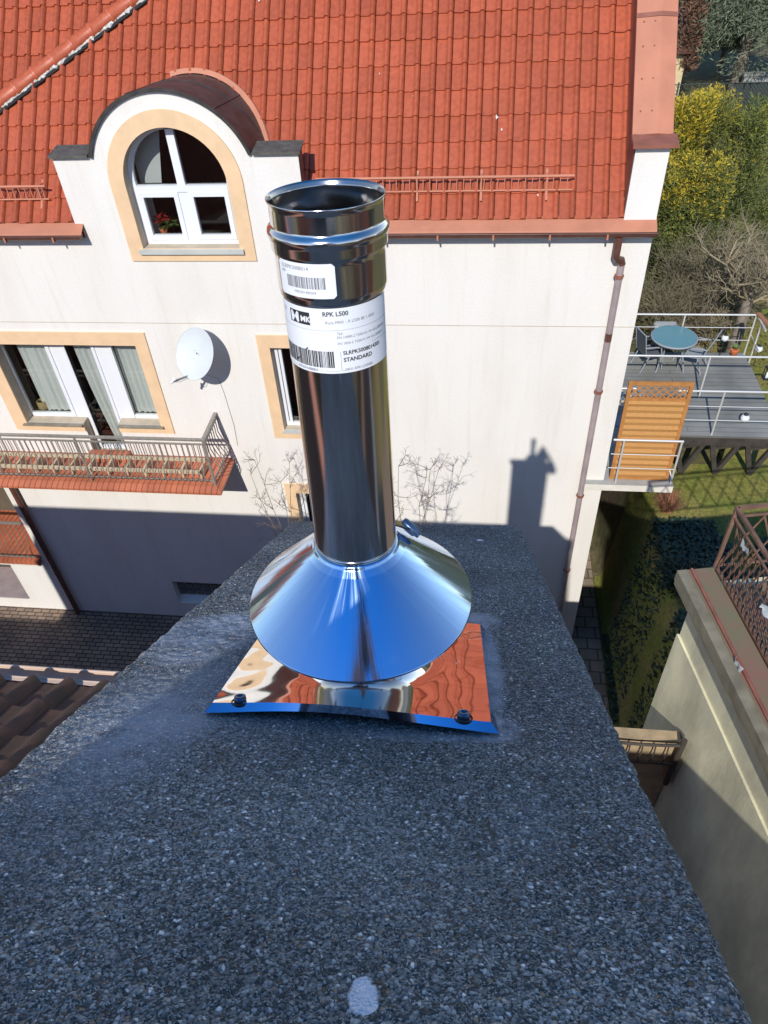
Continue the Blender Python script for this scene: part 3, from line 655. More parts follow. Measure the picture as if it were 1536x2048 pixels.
for (u0, u1) in ((0, 1.55), (1.55, 3.2), (3.2, 5.1)):
    lift = .0 if u0 == 0 else .0
    v = lambda X, u, h: Vector((X, 0, 0)) + ca + cu * u + cn * h
    b.add([v(xa, u0, -.05), v(xa, u0, 0), v(xm, u0, .03), v(xb, u0, 0), v(xb, u0, -.05), v(xa, u1, -.05), v(xa, u1, 0), v(xm, u1, .03), v(xb, u1, 0), v(xb, u1, -.05)], [(0, 1, 6, 5), (1, 2, 7, 6), (2, 3, 8, 7), (3, 4, 9, 8), (0, 4, 3, 2, 1)])
cp = b.build('coping', M['salmon'], fw_)
for u in (1.55, 3.2): b = MB(); b.add([v(xa - .004, u - .03, .008), v(xm, u - .03, .040), v(xb + .004, u - .03, .008), v(xa - .004, u + .03, .004), v(xm, u + .03, .036), v(xb + .004, u + .03, .004)], [(0, 1, 4, 3), (1, 2, 5, 4)]); b.add([v(xa - .004, u - .03, .008), v(xm, u - .03, .040), v(xb + .004, u - .03, .008), v(xb + .004, u - .032, -.01), v(xm, u - .032, .03), v(xa - .004, u - .032, -.01)], [(0, 1, 4, 5), (1, 2, 3, 4)]); b.build('coping_seam', M['salmon_dark'], cp)
b = MB()
for u in (.3, .72, 1.14, 1.46, 1.85, 2.4, 3.0):
    for X in (2.03, 2.17): b = MB(); b.lathe(v(X, u, .012 if X < 2.1 else .022), RN, [(0, .011), (.006, .011), (.009, .006)], 8); b.build('coping_screw', M['salmon_dark'], cp)
b = MB(); b.add([(1.93, 10.40, -3.33), (1.93, 10.40, -3.285), (1.93, 10.66, -3.232), (2.50, 10.66, -3.232), (2.50, 10.40, -3.285), (2.50, 10.40, -3.33), (1.93, 10.70, -3.30), (2.50, 10.70, -3.30)], [(0, 1, 4, 5), (1, 2, 3, 4), (0, 6, 2, 1), (5, 4, 3, 7), (0, 5, 7, 6)]); b.build('coping_front', M['salmon_dark'], cp)
# dormer: barrel roof and shoulders in dark sheet
b = MB(); n = 30; r0, r1 = 1.205, 1.245; yb0 = D - .05; vs = []
def back(pt, ext=.10):      # the barrel falls slightly towards the back until it meets the roof
    t = (pt[1] - RO.z + math.tan(SLP) * (RO.y - D)) / (math.tan(SLP) + .13) + ext; return (pt[0], D + t, pt[1] - .13 * t)
A = arc(r1, a_s - 1, 181 - a_s, n); Ai = arc(r0 - .006, a_s - 1, 181 - a_s, n)
for i in range(n):
    p, q, pi_, qi = A[i], A[i + 1], Ai[i], Ai[i + 1]
    b.add([(p[0], yb0, p[1]), (q[0], yb0, q[1]), back(q), back(p)], [(0, 1, 2, 3)], True)
    b.quad((p[0], yb0, p[1]), (pi_[0], yb0, pi_[1]), (qi[0], yb0, qi[1]), (q[0], yb0, q[1]))
    b.quad((pi_[0], yb0, pi_[1]), (pi_[0], D + .02, pi_[1]), (qi[0], D + .02, qi[1]), (qi[0], yb0, qi[1]))
dr = b.build('dormer_roof', M['dark_sheet'], house)
b = MB()
for frac in (.25, .45, .66, .84):
    i = int(frac * n); p = A[i]; cdir = Vector((p[0] - AC[0], 0, p[1] - AC[1])).normalized()
    if frac in (.25, .66): b.bar((p[0], yb0 + .02, p[1]), back(p), .02, .018, up=cdir)
for k in (.5,):
    for i in range(n):
        p, q = A[i], A[i + 1]; y = D + .75
        if back(p, 0)[1] > y + .05: b.bar(Vector((p[0], y, p[1] - .13 * .75)), Vector((q[0], y, q[1] - .13 * .75)), .02, .014, up=(p[0] - AC[0], 0, p[1] - AC[1]))
b.build('sheet_seam', M['dark_sheet'], dr)
b = MB()
for (xa, xb) in ((-6.10, AC[0] - 1.19), (AC[0] + 1.19, -2.46)):
    ybk = D + .30
    b.add([(xa, D - .06, -3.335), (xb, D - .06, -3.335), (xb, D - .06, -3.30), (xa, D - .06, -3.30), (xa, ybk, -3.26), (xb, ybk, -3.26), (xa, D + .02, -3.335), (xb, D + .02, -3.335)], [(0, 1, 2, 3), (3, 2, 5, 4), (0, 6, 7, 1), (0, 3, 4, 6), (1, 7, 5, 2)])
b.build('dormer_shoulder', M['slate_cap'], dr)
b = MB(); b.quad((-2.492, D + .01, -4.3), (-2.492, D + .23, -4.3), (-2.492, D + .23, -3.337), (-2.492, D + .01, -3.337)); b.build('dormer_cheek', M['dark_sheet'], dr)
# salmon flashing skirt where barrel meets the tiles
b = MB(); A2 = arc(1.245, 14, 104, 40)
def sk(pt, h, out):
    P = Vector(back(pt, 0)); s_ = (P - RO).dot(RS); C_ = Vector((AC[0] - RO.x, 0, 0)) + RS * .75; v = Vector((P.x - RO.x, 0, 0)) + RS * s_; d = (v - C_).normalized()
    return RO + v + d * out + RN * h
for i in range(40):
    b.quad(sk(A2[i], .06, -.03), sk(A2[i], .066, .045), sk(A2[i + 1], .066, .045), sk(A2[i + 1], .06, -.03))
    b.quad(sk(A2[i], .066, .045), sk(A2[i], .01, .07), sk(A2[i + 1], .01, .07), sk(A2[i + 1], .066, .045))
b.build('dormer_flashing', M['salmon'], dr)
# snow guards
def snow_guard(xa, xb, s0, braks):
    P = lambda X, s_, h, zz=0: RO + Vector((X - RO.x, 0, 0)) + RS * s_ + RN * h + Vector((0, 0, zz))
    b = MB(); b.bar(P(xa, s0, .055), P(xb, s0, .055), .02, .025, up=RN); b.bar(P(xa, s0, .05, .19), P(xb, s0, .05, .19), .03, .03, up=RN)
    k = xa + .02
    while k < xb: b.bar(P(k, s0, .055), P(k, s0, .05, .19), .012, .012, up=(0, 1, 0)); k += .095
    g = b.build('snow_guard', M['salmon'], house)
    for X in braks:
        b = MB(); b.bar(P(X, s0, .05, .2), P(X, s0 - .02, .04), .03, .02, up=(1, 0, 0)); b.bar(P(X, s0 - .14, .055), P(X, s0 + .3, .05), .03, .012, up=RN); b.bar(P(X, s0, .05, .19), P(X, s0 + .24, .06), .012, .012, up=RN)
        b.build('bracket', M['salmon'], g)
sg = roofuv(900, 386)[1]
snow_guard(-2.35, roofuv(1145, 386)[0], sg, [roofuv(x, 386)[0] for x in (835, 962, 1092)])
snow_guard(-11, roofuv(103, 400)[0], roofuv(60, 402)[1], [roofuv(x, 402)[0] for x in (88, -90, -280)])
# lichen / droppings on tiles (small pale splashes)
b = MB()
for (x, y, r_) in ((992, 238, .045), (1003, 262, .025), (500, 128, .03), (240, 10, .05), (1247, 400, .03), (760, 150, .015), (826, 195, .012), (1050, 300, .012), (560, 300, .012), (1075, 392, .02), (520, 3, .03)):
    X, s_ = roofuv(x, y); c0 = RO + Vector((X - RO.x, 0, 0)) + RS * s_ + RN * .05; rn = random.Random(x); vs = [c0]
    for k in range(9): a = k * .698; rr_ = r_ * rn.uniform(.4, 1.1); vs.append(c0 + Vector((1, 0, 0)) * rr_ * math.cos(a) * .7 + RS * rr_ * math.sin(a) - RN * .01)
    b = MB(); b.add(vs, [(0, k + 1, (k + 1) % 9 + 1) for k in range(9)]); b.build('bird_dropping', M['white_rag'], house)
# --- downpipes
b = MB(); X0 = 1.93
b.tube([(X0, 10.32, -4.45), (X0, 10.32, -4.62), (X0 + .0, 10.33, -4.72), (X0 + .03, 10.38, -4.80), (X0 + .10, 10.42, -4.83), (X0 + .12, 10.42, -4.9)], .055, 12); dp = b.build('downpipe', M['gutter_brown'], house)
dp.data.materials[0] = M['gutter_brown']
b = MB(); b.tube([(2.045, 10.42, -4.88), (2.035, 10.42, GZ)], .05, 14); b.build('pipe_run', M['pipe_mauve'], dp)
for z in (-5.05, -7.05, -9.35, -11.4):
    b = MB(); b.tube([(2.04, 10.42, z), (2.04, 10.42, z - .05)], .065, 12); b.box((1.97, 10.41, z - .04), (2.11, 10.43, z - .01)); b.box((2.03, 10.42, z - .04), (2.05, D, z - .01)); b.build('pipe_clip', M['salmon_dark'], dp)
b = MB(); b.tube([(2.044, 10.42, -6.0), (2.044, 10.42, -6.14)], .053, 12); b.build('pipe_joint', M['gutter_brown'], dp)
b = MB(); b.tube([(-9.34, 10.42, -9.2), (-9.34, 10.42, GZ)], .06, 12); dp2 = b.build('downpipe', M['gutter_brown'], house)
for z in (-10.2, -12.3): b = MB(); b.tube([(-9.34, 10.42, z), (-9.34, 10.42, z - .04)], .07, 12); b.box((-9.35, 10.42, z - .03), (-9.33, D, z - .01)); b.build('pipe_clip', M['gutter_brown'], dp2)

# --- balcony with bellied railing
XR, FZ = -4.553, -8.775
b = MB(); b.box((-13.5, 9.62, FZ - .15), (XR + .0, D - .001, FZ - .06)); bal = b.build('balcony', M['white_concrete'], house)
b = MB(); b.quad((-13.5, 9.66, FZ), (XR - .02, 9.66, FZ), (XR - .02, D - .002, FZ), (-13.5, D - .002, FZ)); b.build('floor_tiles', M['balcony_tile'], bal)
b = MB(); b.add([(-13.5, 9.66, FZ + .002), (XR - .02, 9.66, FZ + .002), (XR + .08, 9.53, FZ - .05), (-13.5, 9.53, FZ - .05), (XR - .02, D, FZ + .002), (XR + .08, D, FZ - .05), (XR + .08, 9.53, FZ - .10), (-13.5, 9.53, FZ - .10), (XR + .08, D, FZ - .10)], [(0, 3, 2, 1), (1, 2, 5, 4), (3, 7, 6, 2), (2, 6, 8, 5)]); b.build('edge_tiles', M['balcony_tile'], bal)
b = MB(); yr = 9.70; xr = XR - .06; tz = -7.74; bz = FZ + .10
b.box((-13.5, yr - .03, tz - .012), (xr + .03, yr + .03, tz + .02)); b.box((xr - .03, yr + .03, tz - .012), (xr + .03, D - .01, tz + .02)); b.build('handrail', M['galv'], bal)
b = MB(); b.box((-13.5, yr - .012, tz - .11), (xr, yr + .012, tz - .085)); b.box((-13.5, yr - .012, bz - .015), (xr, yr + .012, bz + .015)); b.box((xr - .012, yr, tz - .11), (xr + .012, D - .01, tz - .085)); b.box((xr - .012, yr, bz - .015), (xr + .012, D - .01, bz + .015)); b.build('rail', M['galv'], bal)
b = MB(); b.box((xr - .02, yr - .02, FZ - .06), (xr + .02, yr + .02, tz)); b.build('corner_post', M['galv'], bal)
b = MB()
for k in range(4): b.box((-7.0 - 2.2 * k, yr - .015, FZ - .06), (-6.97 - 2.2 * k, yr + .015, tz)); 
b.build('railing_post', M['galv'], bal)
def baluster(px_, py_, ox, oy):
    pts = []
    for t, k in ((0, 0), (.12, .0), (.3, .0), (.5, .05), (.66, .11), (.8, .14), (.92, .11), (1, .0)):
        z = tz - .09 + (bz - tz + .09) * t; pts.append((px_ + ox * k, py_ + oy * k, z))
    b = MB(); b.tube(pts, .0095, 6); return b.build('baluster', M['galv'], bal)
proto_b = baluster(xr - .1, yr, 0, -1)
for i in range(1, 62): c = proto_b.copy(); col.objects.link(c); c.location.x = -i * .105
pb2 = baluster(xr, yr + .1, 1, 0)
for i in range(1, 8): c = pb2.copy(); col.objects.link(c); c.location.y = i * .1
# doorstep
b = MB(); b.box((-7.3, D - .22, FZ + .002), (-6.5, D - .002, FZ + .10)); b.build('doorstep', M['balcony_tile'], bal)
# wooden planter rack lying on the balcony floor
b = MB(); x0, x1 = -9.9, XR - .35; y0, y1 = 9.83, 10.18; zz = FZ + .16
for y in (y0, y1): b.box((x0, y - .03, zz), (x1, y + .03, zz + .05))
k = x1
while k > x0: b.box((k - .02, y0 + .03, zz - .14), (k + .02, y1 - .03, zz + .04)); b.box((k - .03, y1 - .05, FZ), (k, y1 - .032, zz)); b.box((k - .03, y0 + .032, FZ), (k, y0 + .05, zz)); k -= .36
tag(b.build('planter_rack', M['wood_rack']), 'long beige wooden planter rack standing on the tiled balcony behind the railing', 'planter rack')
# basket on window sill
p0 = Vector((-8.16, D + .37, -7.98)); b = MB(); b.lathe(p0, (0, 0, 1), [(0, .07), (.0, .085), (.10, .105), (.17, .09), (.17, .08), (.10, .09)], 18)
for k in range(5): b.tube([p0 + Vector((.1 * math.cos(a), .1 * math.sin(a), .03 + .03 * k)) for a in [i * .524 for i in range(13)]], .006, 5)
tag(b.build('wicker_basket', M['basket']), 'round wicker basket inside the left pane of the balcony window', 'basket')
# poinsettia
pt = thing('potted_poinsettia', 'poinsettia with red bracts standing inside the lower left pane of the arched window', 'potted plant', (-4.85, D + .36, -4.62))
b = MB(); b.lathe((-4.85, D + .36, -4.62), (0, 0, 1), [(0, .0), (0, .05), (.12, .065), (.12, .05)], 16); b.build('pot', M['terracotta'], pt)
for nm, mt, cz, n_, sp_ in (('red_bracts', 'poinsettia_red', .27, 30, .14), ('green_leaves', 'plant_green', .19, 34, .17)):
    b = MB(); rn = random.Random(5)
    for k in range(n_):
        a = rn.uniform(0, 6.28); rr_ = rn.uniform(.02, sp_) ; c0 = Vector((-4.85 + rr_ * math.cos(a) + (.10 if nm[0] == 'g' else 0), D + .36 + rr_ * .5 * math.sin(a), -4.62 + cz + rn.uniform(-.05, .05))); d0 = Vector((math.cos(a), math.sin(a) * .5 - .4, rn.uniform(-.2, .4))).normalized() * .07; s0_ = d0.cross(Vector((0, 0, 1))).normalized() * .02
        b.add([c0 - d0, c0 + s0_, c0 + d0, c0 - s0_], [(0, 1, 2, 3)])
    b.build(nm, M[mt], pt)
# --- side balcony (concrete slab at the right corner) with steel rails
b = MB(); sx0, sx1 = 2.08, 3.63
b.box((sx0, D - .12, -9.20), (sx1, D + 1.6, -9.06)); sb = b.build('side_balcony', M['white_concrete'], house)
b = MB(); b.box((sx0 + .0, D - .125, -9.055), (sx1 + .0, D - .1, -9.04)); b.quad((sx0 + .01, D - .1, -9.05), (sx1, D - .1, -9.05), (sx1, D + 1.6, -9.05), (sx0 + .01, D + 1.6, -9.05)); b.build('slab_edge', M['grey_concrete'], sb)

# ================================================================ SATELLITE DISH
dc = atY(389, 708, 10.1); dn_ = Vector((-.33, -.80, .50)).normalized(); dx_ = Vector((0, 0, 1)).cross(dn_).normalized(); dy_ = dn_.cross(dx_)
tilt = rad(-14); dx_, dy_ = dx_ * math.cos(tilt) + dy_ * math.sin(tilt), dy_ * math.cos(tilt) - dx_ * math.sin(tilt)
ds = thing('satellite_dish', 'pale grey satellite dish on the wall between the balcony window and the flue pipe', 'satellite dish', dc)
b = MB(); vs = []; NR, NA = 8, 40
for i in range(NR + 1):
    r_ = i / NR
    for k in range(NA):
        a = 2 * math.pi * k / NA; vs.append(dc + dx_ * (.375 * r_ * math.cos(a)) + dy_ * (.43 * r_ * math.sin(a)) + dn_ * (.075 * r_ * r_ - .07))
b.add(vs, [(i * NA + k, i * NA + (k + 1) % NA, (i + 1) * NA + (k + 1) % NA, (i + 1) * NA + k) for i in range(NR) for k in range(NA)], True)
b.tube(vs[NR * NA:] + [vs[NR * NA]], .007, 6, cap=False); b.build('reflector', M['dish_paint'], ds)
b = MB()
for ex, ey in ((-.07, .03), (.03, -.0), (-.03, -.1), (.07, -.12)): b.lathe(dc + dx_ * ex + dy_ * ey - dn_ * .072, dn_, [(.0, .008), (.008, .008), (.01, 0)], 8)
b.build('bolt', M['dish_arm'], ds)
lo_p = dc - dy_ * .40 - dn_ * .01; lnb = lo_p + dn_ * .33 - dy_ * .10
b = MB(); b.bar(lo_p, lnb, .022, .03); b.build('feed_arm', M['dish_arm'], ds)
b = MB(); ld = (dc - lnb).normalized(); b.tube([lnb - ld * .03, lnb + ld * .04, lnb + ld * .045, lnb + ld * .07], [.022, .022, .034, .034], 12); b.build('feed_horn', M['lamp_white'], ds)
b = MB(); b.bar(dc - dn_ * .07, (dc.x + .02, D, dc.z - .05), .04, .04); b.box((dc.x - .08, D - .015, dc.z - .2), (dc.x + .12, D - .001, dc.z + .1)); b.tube([(dc.x + .02, D - .2, dc.z - .05), (dc.x + .02, D - .2, dc.z - .35)], .02, 8); b.build('wall_mount', M['dish_arm'], ds)
b = MB(); b.tube([lnb, lnb + Vector((.10, .1, -.06)), lo_p + Vector((.12, .2, -.06)), (dc.x + .14, D - .008, -7.0), (dc.x + .18, D - .008, -7.3), (dc.x + .22, D - .008, -8.0), (dc.x + .2, D - .008, FZ + .3)], .004, 5); b.build('cable', M['dish_arm'], ds)

# ================================================================ DECK, SCREEN AND GARDEN FURNITURE BESIDE THE HOUSE
DZ = -9.1
dk = thing('raised_deck', 'grey board garden deck on dark braced posts with steel rails beside the white house', 'deck', (4.2, 13.4, GH))
dx0, dx1, dy0, dy1 = 2.44, 5.93, 11.95, 15.0
b = MB()
for y0, y1 in ((dy0, 12.75), (12.77, 13.5), (13.52, 14.28), (14.3, dy1)): b.box((dx0, y0, DZ - .04), (dx1, y1, DZ))
b.build('boards', M['deck_board'], dk)
b = MB(); b.box((3.66, dy0 + .02, DZ - .24), (dx1 - .02, dy0 + .08, DZ - .041)); b.box((3.0, dy1 - .1, DZ - .24), (dx1 - .02, dy1 - .04, DZ - .041)); b.box((dx1 - .08, dy0 + .09, DZ - .24), (dx1 - .03, dy1 - .11, DZ - .041)); b.build('beam', M['deck_post'], dk)
for xf, Yf in ((4.28, 12.1), (4.95, 12.1), (5.62, 12.1), (4.28, 14.7), (5.0, 14.7), (5.7, 14.7)):
    b = MB(); f_ = Vector((xf, Yf, GH + .0)); b.bar(f_, (xf - .24, Yf, DZ - .24), .09, .09, up=(0, 1, 0)); b.bar(f_, (xf + .30, Yf, DZ - .24), .085, .085, up=(0, 1, 0)); b.bar((xf - .24, Yf - .02, DZ - .40), (xf + .30, Yf - .02, DZ - .28), .05, .07, up=(0, 1, 0)); b.build('brace_post', M['deck_post'], dk)
def railing(name, par, xa, xb, y, z, h, posts, mids=(.36, .68), axis='x', lean=0):
    P = (lambda t, zz: (t, y, zz)) if axis == 'x' else (lambda t, zz: (y, t, zz))
    b = MB(); b.tube([P(xa, z + h), P(xb, z + h)], .021, 8); o_ = b.build(name, M['steel_rail'], par)
    if mids:
        b = MB()
        for k in mids: b.tube([P(xa, z + h * k), P(xb, z + h * k)], .009, 6)
        b.build('rail_bar', M['steel_rail'], o_)
    for t in posts: b = MB(); b.tube([P(t, z), P(t, z + h)], .019, 8); b.build('rail_post', M['steel_rail'], o_)
railing('front_railing', dk, 3.75, dx1, 12.0, DZ, 1.0, (4.62, 5.88), (.34, .66))
railing('middle_railing', dk, 2.46, dx1 + .6, 13.25, DZ, .97, (4.62,), ())
railing('back_railing', dk, 2.46, dx1, 14.95, DZ, .95, (3.2, 4.45, 5.9), (.36, .68))
railing('side_railing', dk, 14.95, 14.3, 5.92, DZ, .95, (14.6,), (.5,), axis='y')
b = MB(); b.bar((5.92, 14.97, DZ + .98), (6.25, 13.2, DZ + .98), .09, .04); b.build('wooden_handrail', M['handrail_wood'], dk)
# rails of the side balcony
fy = D - .07
railing('balcony_railing', sb, 2.44, 3.60, fy, -9.05, .98, (2.62, 3.58), (.36, .68))
railing('back_railing', sb, 2.44, 3.02, 12.0, -9.05, .98, (2.95,), (.6,))
b = MB(); b.tube([(3.02, 12.0, -8.07), (3.30, 11.2, -8.3), (3.58, fy, -8.9)], .014, 8); b.build('brace', M['steel_rail'], sb)
# wooden privacy screen
sx0, sx1, sz0, sz1 = 2.52, 3.55, -9.045, -6.96; sy = D + .03
ps = thing('privacy_screen', 'orange wooden privacy screen with lattice top on the small side balcony', 'wooden screen', ((sx0 + sx1) / 2, sy, sz0))
b = MB()
for r_ in ((sx0, sz0, sx0 + .06, sz1), (sx1 - .06, sz0, sx1, sz1), (sx0 + .06, sz1 - .06, sx1 - .06, sz1), (sx0 + .06, sz0, sx1 - .06, sz0 + .05), (sx0 + .06, sz1 - .36, sx1 - .06, sz1 - .315)): b.box((r_[0], sy, r_[1]), (r_[2], sy + .045, r_[3]))
b.build('frame', M['screen_frame'], ps)
b = MB(); n = 13; zt = sz1 - .362; hh = (zt - sz0 - .05) / n; rn = random.Random(2)
for i in range(n):
    z0 = sz0 + .05 + i * hh; bow = .012 if i % 2 else .02
    b.add([(sx0 + .06, sy + .016, z0 + .003), (sx1 - .06, sy + .016, z0 + .003), (sx1 - .06, sy + .016 - bow, z0 + hh * .5), (sx0 + .06, sy + .016 - bow, z0 + hh * .5), (sx0 + .06, sy + .02, z0 + hh - .004), (sx1 - .06, sy + .02, z0 + hh - .004)], [(0, 1, 2, 3), (3, 2, 5, 4)])
    b.quad((sx0 + .06, sy + .02, z0 + hh - .004), (sx1 - .06, sy + .02, z0 + hh - .004), (sx1 - .06, sy + .02, z0 + hh + .003), (sx0 + .06, sy + .02, z0 + hh + .003))
b.build('slats', M['screen_wood'], ps)
b = MB(); b.box(((sx0 + sx1) / 2 - .02, sy + .022, sz0 + .05), ((sx0 + sx1) / 2 + .02, sy + .04, zt)); b.build('middle_rib', M['screen_frame'], ps)
b = MB(); n = 7; wd = (sx1 - sx0 - .12); z0, z1 = sz1 - .315, sz1 - .06
for i in range(-1, n):
    for sgn in (1, -1):
        xa = sx0 + .06 + (i + .5) * wd / n; xb = xa + .255 * 1.0
        if sgn < 0: xa, xb = xb, xa
        za, zb = z0, z1
        lo_x, hi_x = sx0 + .06, sx1 - .06
        def clip(x, z, x2, z2):
            if x < lo_x: z = z + (z2 - z) * (lo_x - x) / (x2 - x); x = lo_x
            if x > hi_x: z = z + (z2 - z) * (hi_x - x) / (x2 - x); x = hi_x
            return x, z
        A_ = clip(xa, za, xb, zb); B_ = clip(xb, zb, xa, za)
        if abs(A_[1] - B_[1]) < .02: continue
        b.bar((A_[0], sy + (.018 if sgn > 0 else .027), A_[1]), (B_[0], sy + (.018 if sgn > 0 else .027), B_[1]), .022, .008, up=(0, 1, 0))
b.build('lattice_top', M['screen_frame'], ps)
# table and chairs
tc_ = atZ(1349, 673, DZ + .72); tb = thing('garden_table', 'round blue-green glass garden table on the grey deck', 'table', (tc_.x, tc_.y, DZ))
mat('table_glass', (.13, .28, .31), .2, spec=.6)
b = MB(); b.lathe((tc_.x, tc_.y, DZ + .70), (0, 0, 1), [(0, 0), (0, .46), (.012, .465), (.02, .46), (.02, 0)], 40, smooth=False); b.build('glass_top', M['table_glass'], tb)
b = MB(); b.lathe((tc_.x, tc_.y, DZ + .69), (0, 0, 1), [(0, .455), (-.01, .475), (.02, .48), (.033, .47), (.032, .455)], 40); b.build('rim', M['chair_grey'], tb)
for a in (.8, 2.35, 3.9, 5.5): b = MB(); b.tube([(tc_.x + .42 * math.cos(a), tc_.y + .42 * math.sin(a), DZ + .69), (tc_.x + .30 * math.cos(a), tc_.y + .30 * math.sin(a), DZ + .35), (tc_.x + .40 * math.cos(a), tc_.y + .40 * math.sin(a), DZ)], .016, 8); b.build('leg', M['chair_grey'], tb)
def chair(cx_, cy_, ang, lab, m1, m2, back=1.0, rec=.20, k_s=.84):
    t = thing('garden_chair', lab, 'chair', (cx_, cy_, DZ), 'chairs around the garden table')
    ca_, sa_ = math.cos(ang), math.sin(ang); P = lambda f_, s_, z: Vector((cx_ + (f_ * ca_ - s_ * sa_) * k_s, cy_ + (f_ * sa_ + s_ * ca_) * k_s, DZ + z * (k_s + .06)))
    b = MB(); w_ = .25; n = 8; vs = []
    for i in range(n + 1): k = i / n; vs += [P(-.22 + .47 * k, -w_, .42 - .04 * math.sin(3.14 * k)), P(-.22 + .47 * k, w_, .42 - .04 * math.sin(3.14 * k))]
    b.add(vs, [(2 * i, 2 * i + 2, 2 * i + 3, 2 * i + 1) for i in range(n)], True); b.build('seat', m1, t)
    b = MB(); vs = []
    for i in range(n + 1): k = i / n; vs += [P(-.22 - rec * k, -w_, .42 + (back - .42) * k), P(-.22 - rec * k, w_, .42 + (back - .42) * k)]
    b.add(vs, [(2 * i, 2 * i + 2, 2 * i + 3, 2 * i + 1) for i in range(n)], True); b.build('backrest', m1, t)
    for s_ in (-w_, w_):
        b = MB(); b.tube([P(-.22 - rec, s_, back), P(-.22, s_, .42), P(.25, s_, .42), P(.30, s_, 0)], .015, 7); b.build('side_frame', m2, t)
        b = MB(); b.tube([P(-.12, s_, .42), P(-.30, s_, 0)], .014, 7); b.build('leg', m2, t)
        b = MB(); b.tube([P(-.30, s_ * 1.08, .68), P(.0, s_ * 1.15, .66), P(.24, s_ * 1.12, .62), P(.27, s_, .42)], .016, 7); b.build('armrest', m2, t)
    b = MB(); b.tube([P(-.22 - rec, -w_, back), P(-.22 - rec, w_, back)], .015, 7); b.build('top_bar', m2, t)
chair(tc_.x + .50, tc_.y - .05, math.pi - .5, 'light grey reclining garden chair to the right of the round table', M['chair_grey'], M['chair_grey'])
chair(tc_.x - .46, tc_.y - .02, 0.35, 'grey garden chair between the white wall and the round table', M['chair_dark'], M['chair_grey'], rec=.12)
chair(tc_.x - .05, tc_.y + .5, -1.57, 'grey garden chair behind the round glass table, seat showing beneath it', M['chair_grey'], M['chair_grey'], back=.72, rec=.05)
# small things on the deck
def ball_lamp(x, y, z, lab, r_=.075):
    c0 = atZ(x, y, z); t = thing('globe_lamp', lab, 'lamp', (c0.x, c0.y, DZ), 'white globe lamps of the deck')
    n = 10; b = MB(); b.lathe((c0.x, c0.y, z), (0, 0, 1), [(-r_ * math.cos(math.pi * i / n), max(.001, r_ * math.sin(math.pi * i / n))) for i in range(n + 1)], 16); b.build('globe', M['lamp_white'], t)
    b = MB(); b.lathe((c0.x, c0.y, z + r_ * .8), (0, 0, 1), [(0, r_ * .5), (.03, r_ * .55), (.035, 0)], 14); b.build('cap', M['black_plastic'], t)
    b = MB(); b.tube([(c0.x, c0.y, z - r_), (c0.x, c0.y, DZ if z > DZ + .15 else z - r_ - .01)], .008, 6); b.build('stake', M['black_plastic'], t)
ball_lamp(1450, 676, DZ + .45, 'white globe lamp in front of the leaning tree trunk')
ball_lamp(1518, 698, DZ + .42, 'white globe lamp at the far right corner of the deck')
ball_lamp(1490, 836, DZ + .09, 'white globe lamp lying on the near boards of the deck', .085)
p_ = atZ(1466, 711, DZ); t = thing('potted_flower', 'small orange clay pot with a green plant at the back edge of the deck', 'potted plant', (p_.x, p_.y, DZ))
b = MB(); b.lathe((p_.x, p_.y, DZ), (0, 0, 1), [(0, 0), (0, .06), (.14, .09), (.16, .095), (.16, .08), (.13, .0)], 16); b.build('pot', M['terracotta'], t)
b = MB(); rn = random.Random(8)
for k in range(26): a = rn.uniform(0, 6.28); c0 = Vector((p_.x, p_.y, DZ + .15)); d0 = Vector((math.cos(a) * .08, math.sin(a) * .08, rn.uniform(.03, .13))); s0_ = Vector((-math.sin(a), math.cos(a), 0)) * .015; b.add([c0, c0 + d0 * .6 + s0_, c0 + d0, c0 + d0 * .6 - s0_], [(0, 1, 2, 3)])
b.build('leaves', M['plant_green'], t)
p_ = atZ(1532, 757, DZ); t = thing('lantern', 'black lantern standing at the right edge of the deck', 'lantern', (p_.x, p_.y, DZ))
b = MB(); b.box((p_.x - .08, p_.y - .08, DZ), (p_.x + .08, p_.y + .08, DZ + .03)); b.box((p_.x - .07, p_.y - .07, DZ + .25), (p_.x + .07, p_.y + .07, DZ + .28)); b.lathe((p_.x, p_.y, DZ + .28), (0, 0, 1), [(0, .07), (.06, .02), (.09, .0)], 12)
for i in (-1, 1):
    for j in (-1, 1): b.box((p_.x + i * .065 - .007, p_.y + j * .065 - .007, DZ + .03), (p_.x + i * .065 + .007, p_.y + j * .065 + .007, DZ + .25))
b.build('housing', M['black_plastic'], t)
b = MB(); b.lathe((p_.x, p_.y, DZ + .03), (0, 0, 1), [(0, .03), (.12, .03), (.125, 0)], 12); b.build('candle', M['lamp_white'], t)
# sack-like covered cushion pile right of the screen, and a beige box by the wall
def soft(name, c0, rx, ry, rz, m_, lab, cat, seed=1):
    b = MB(); n, k_ = 10, 20; vs = []
    for i in range(n + 1):
        th = math.pi * i / n
        for k in range(k_):
            ph = 2 * math.pi * k / k_; q = Vector((math.sin(th) * math.cos(ph), math.sin(th) * math.sin(ph), math.cos(th)))
            sq = 1 / max(abs(q.x), abs(q.y), abs(q.z)) ** .45; q = q * sq * (1 + .07 * noise.noise(q * 2.3 + Vector((seed, 0, 0)))); vs.append((c0[0] + q.x * rx, c0[1] + q.y * ry, c0[2] + (q.z + 1) * rz))
    b.add(vs, [(i * k_ + k, i * k_ + (k + 1) % k_, (i + 1) * k_ + (k + 1) % k_, (i + 1) * k_ + k) for i in range(n) for k in range(k_)], True)
    return tag(b.build(name, m_), lab, cat)
soft('garden_cushion', (3.62, 12.05, DZ), .22, .2, .26, M['cushion'], 'lilac grey padded cushion standing behind the orange wooden screen', 'cushion')
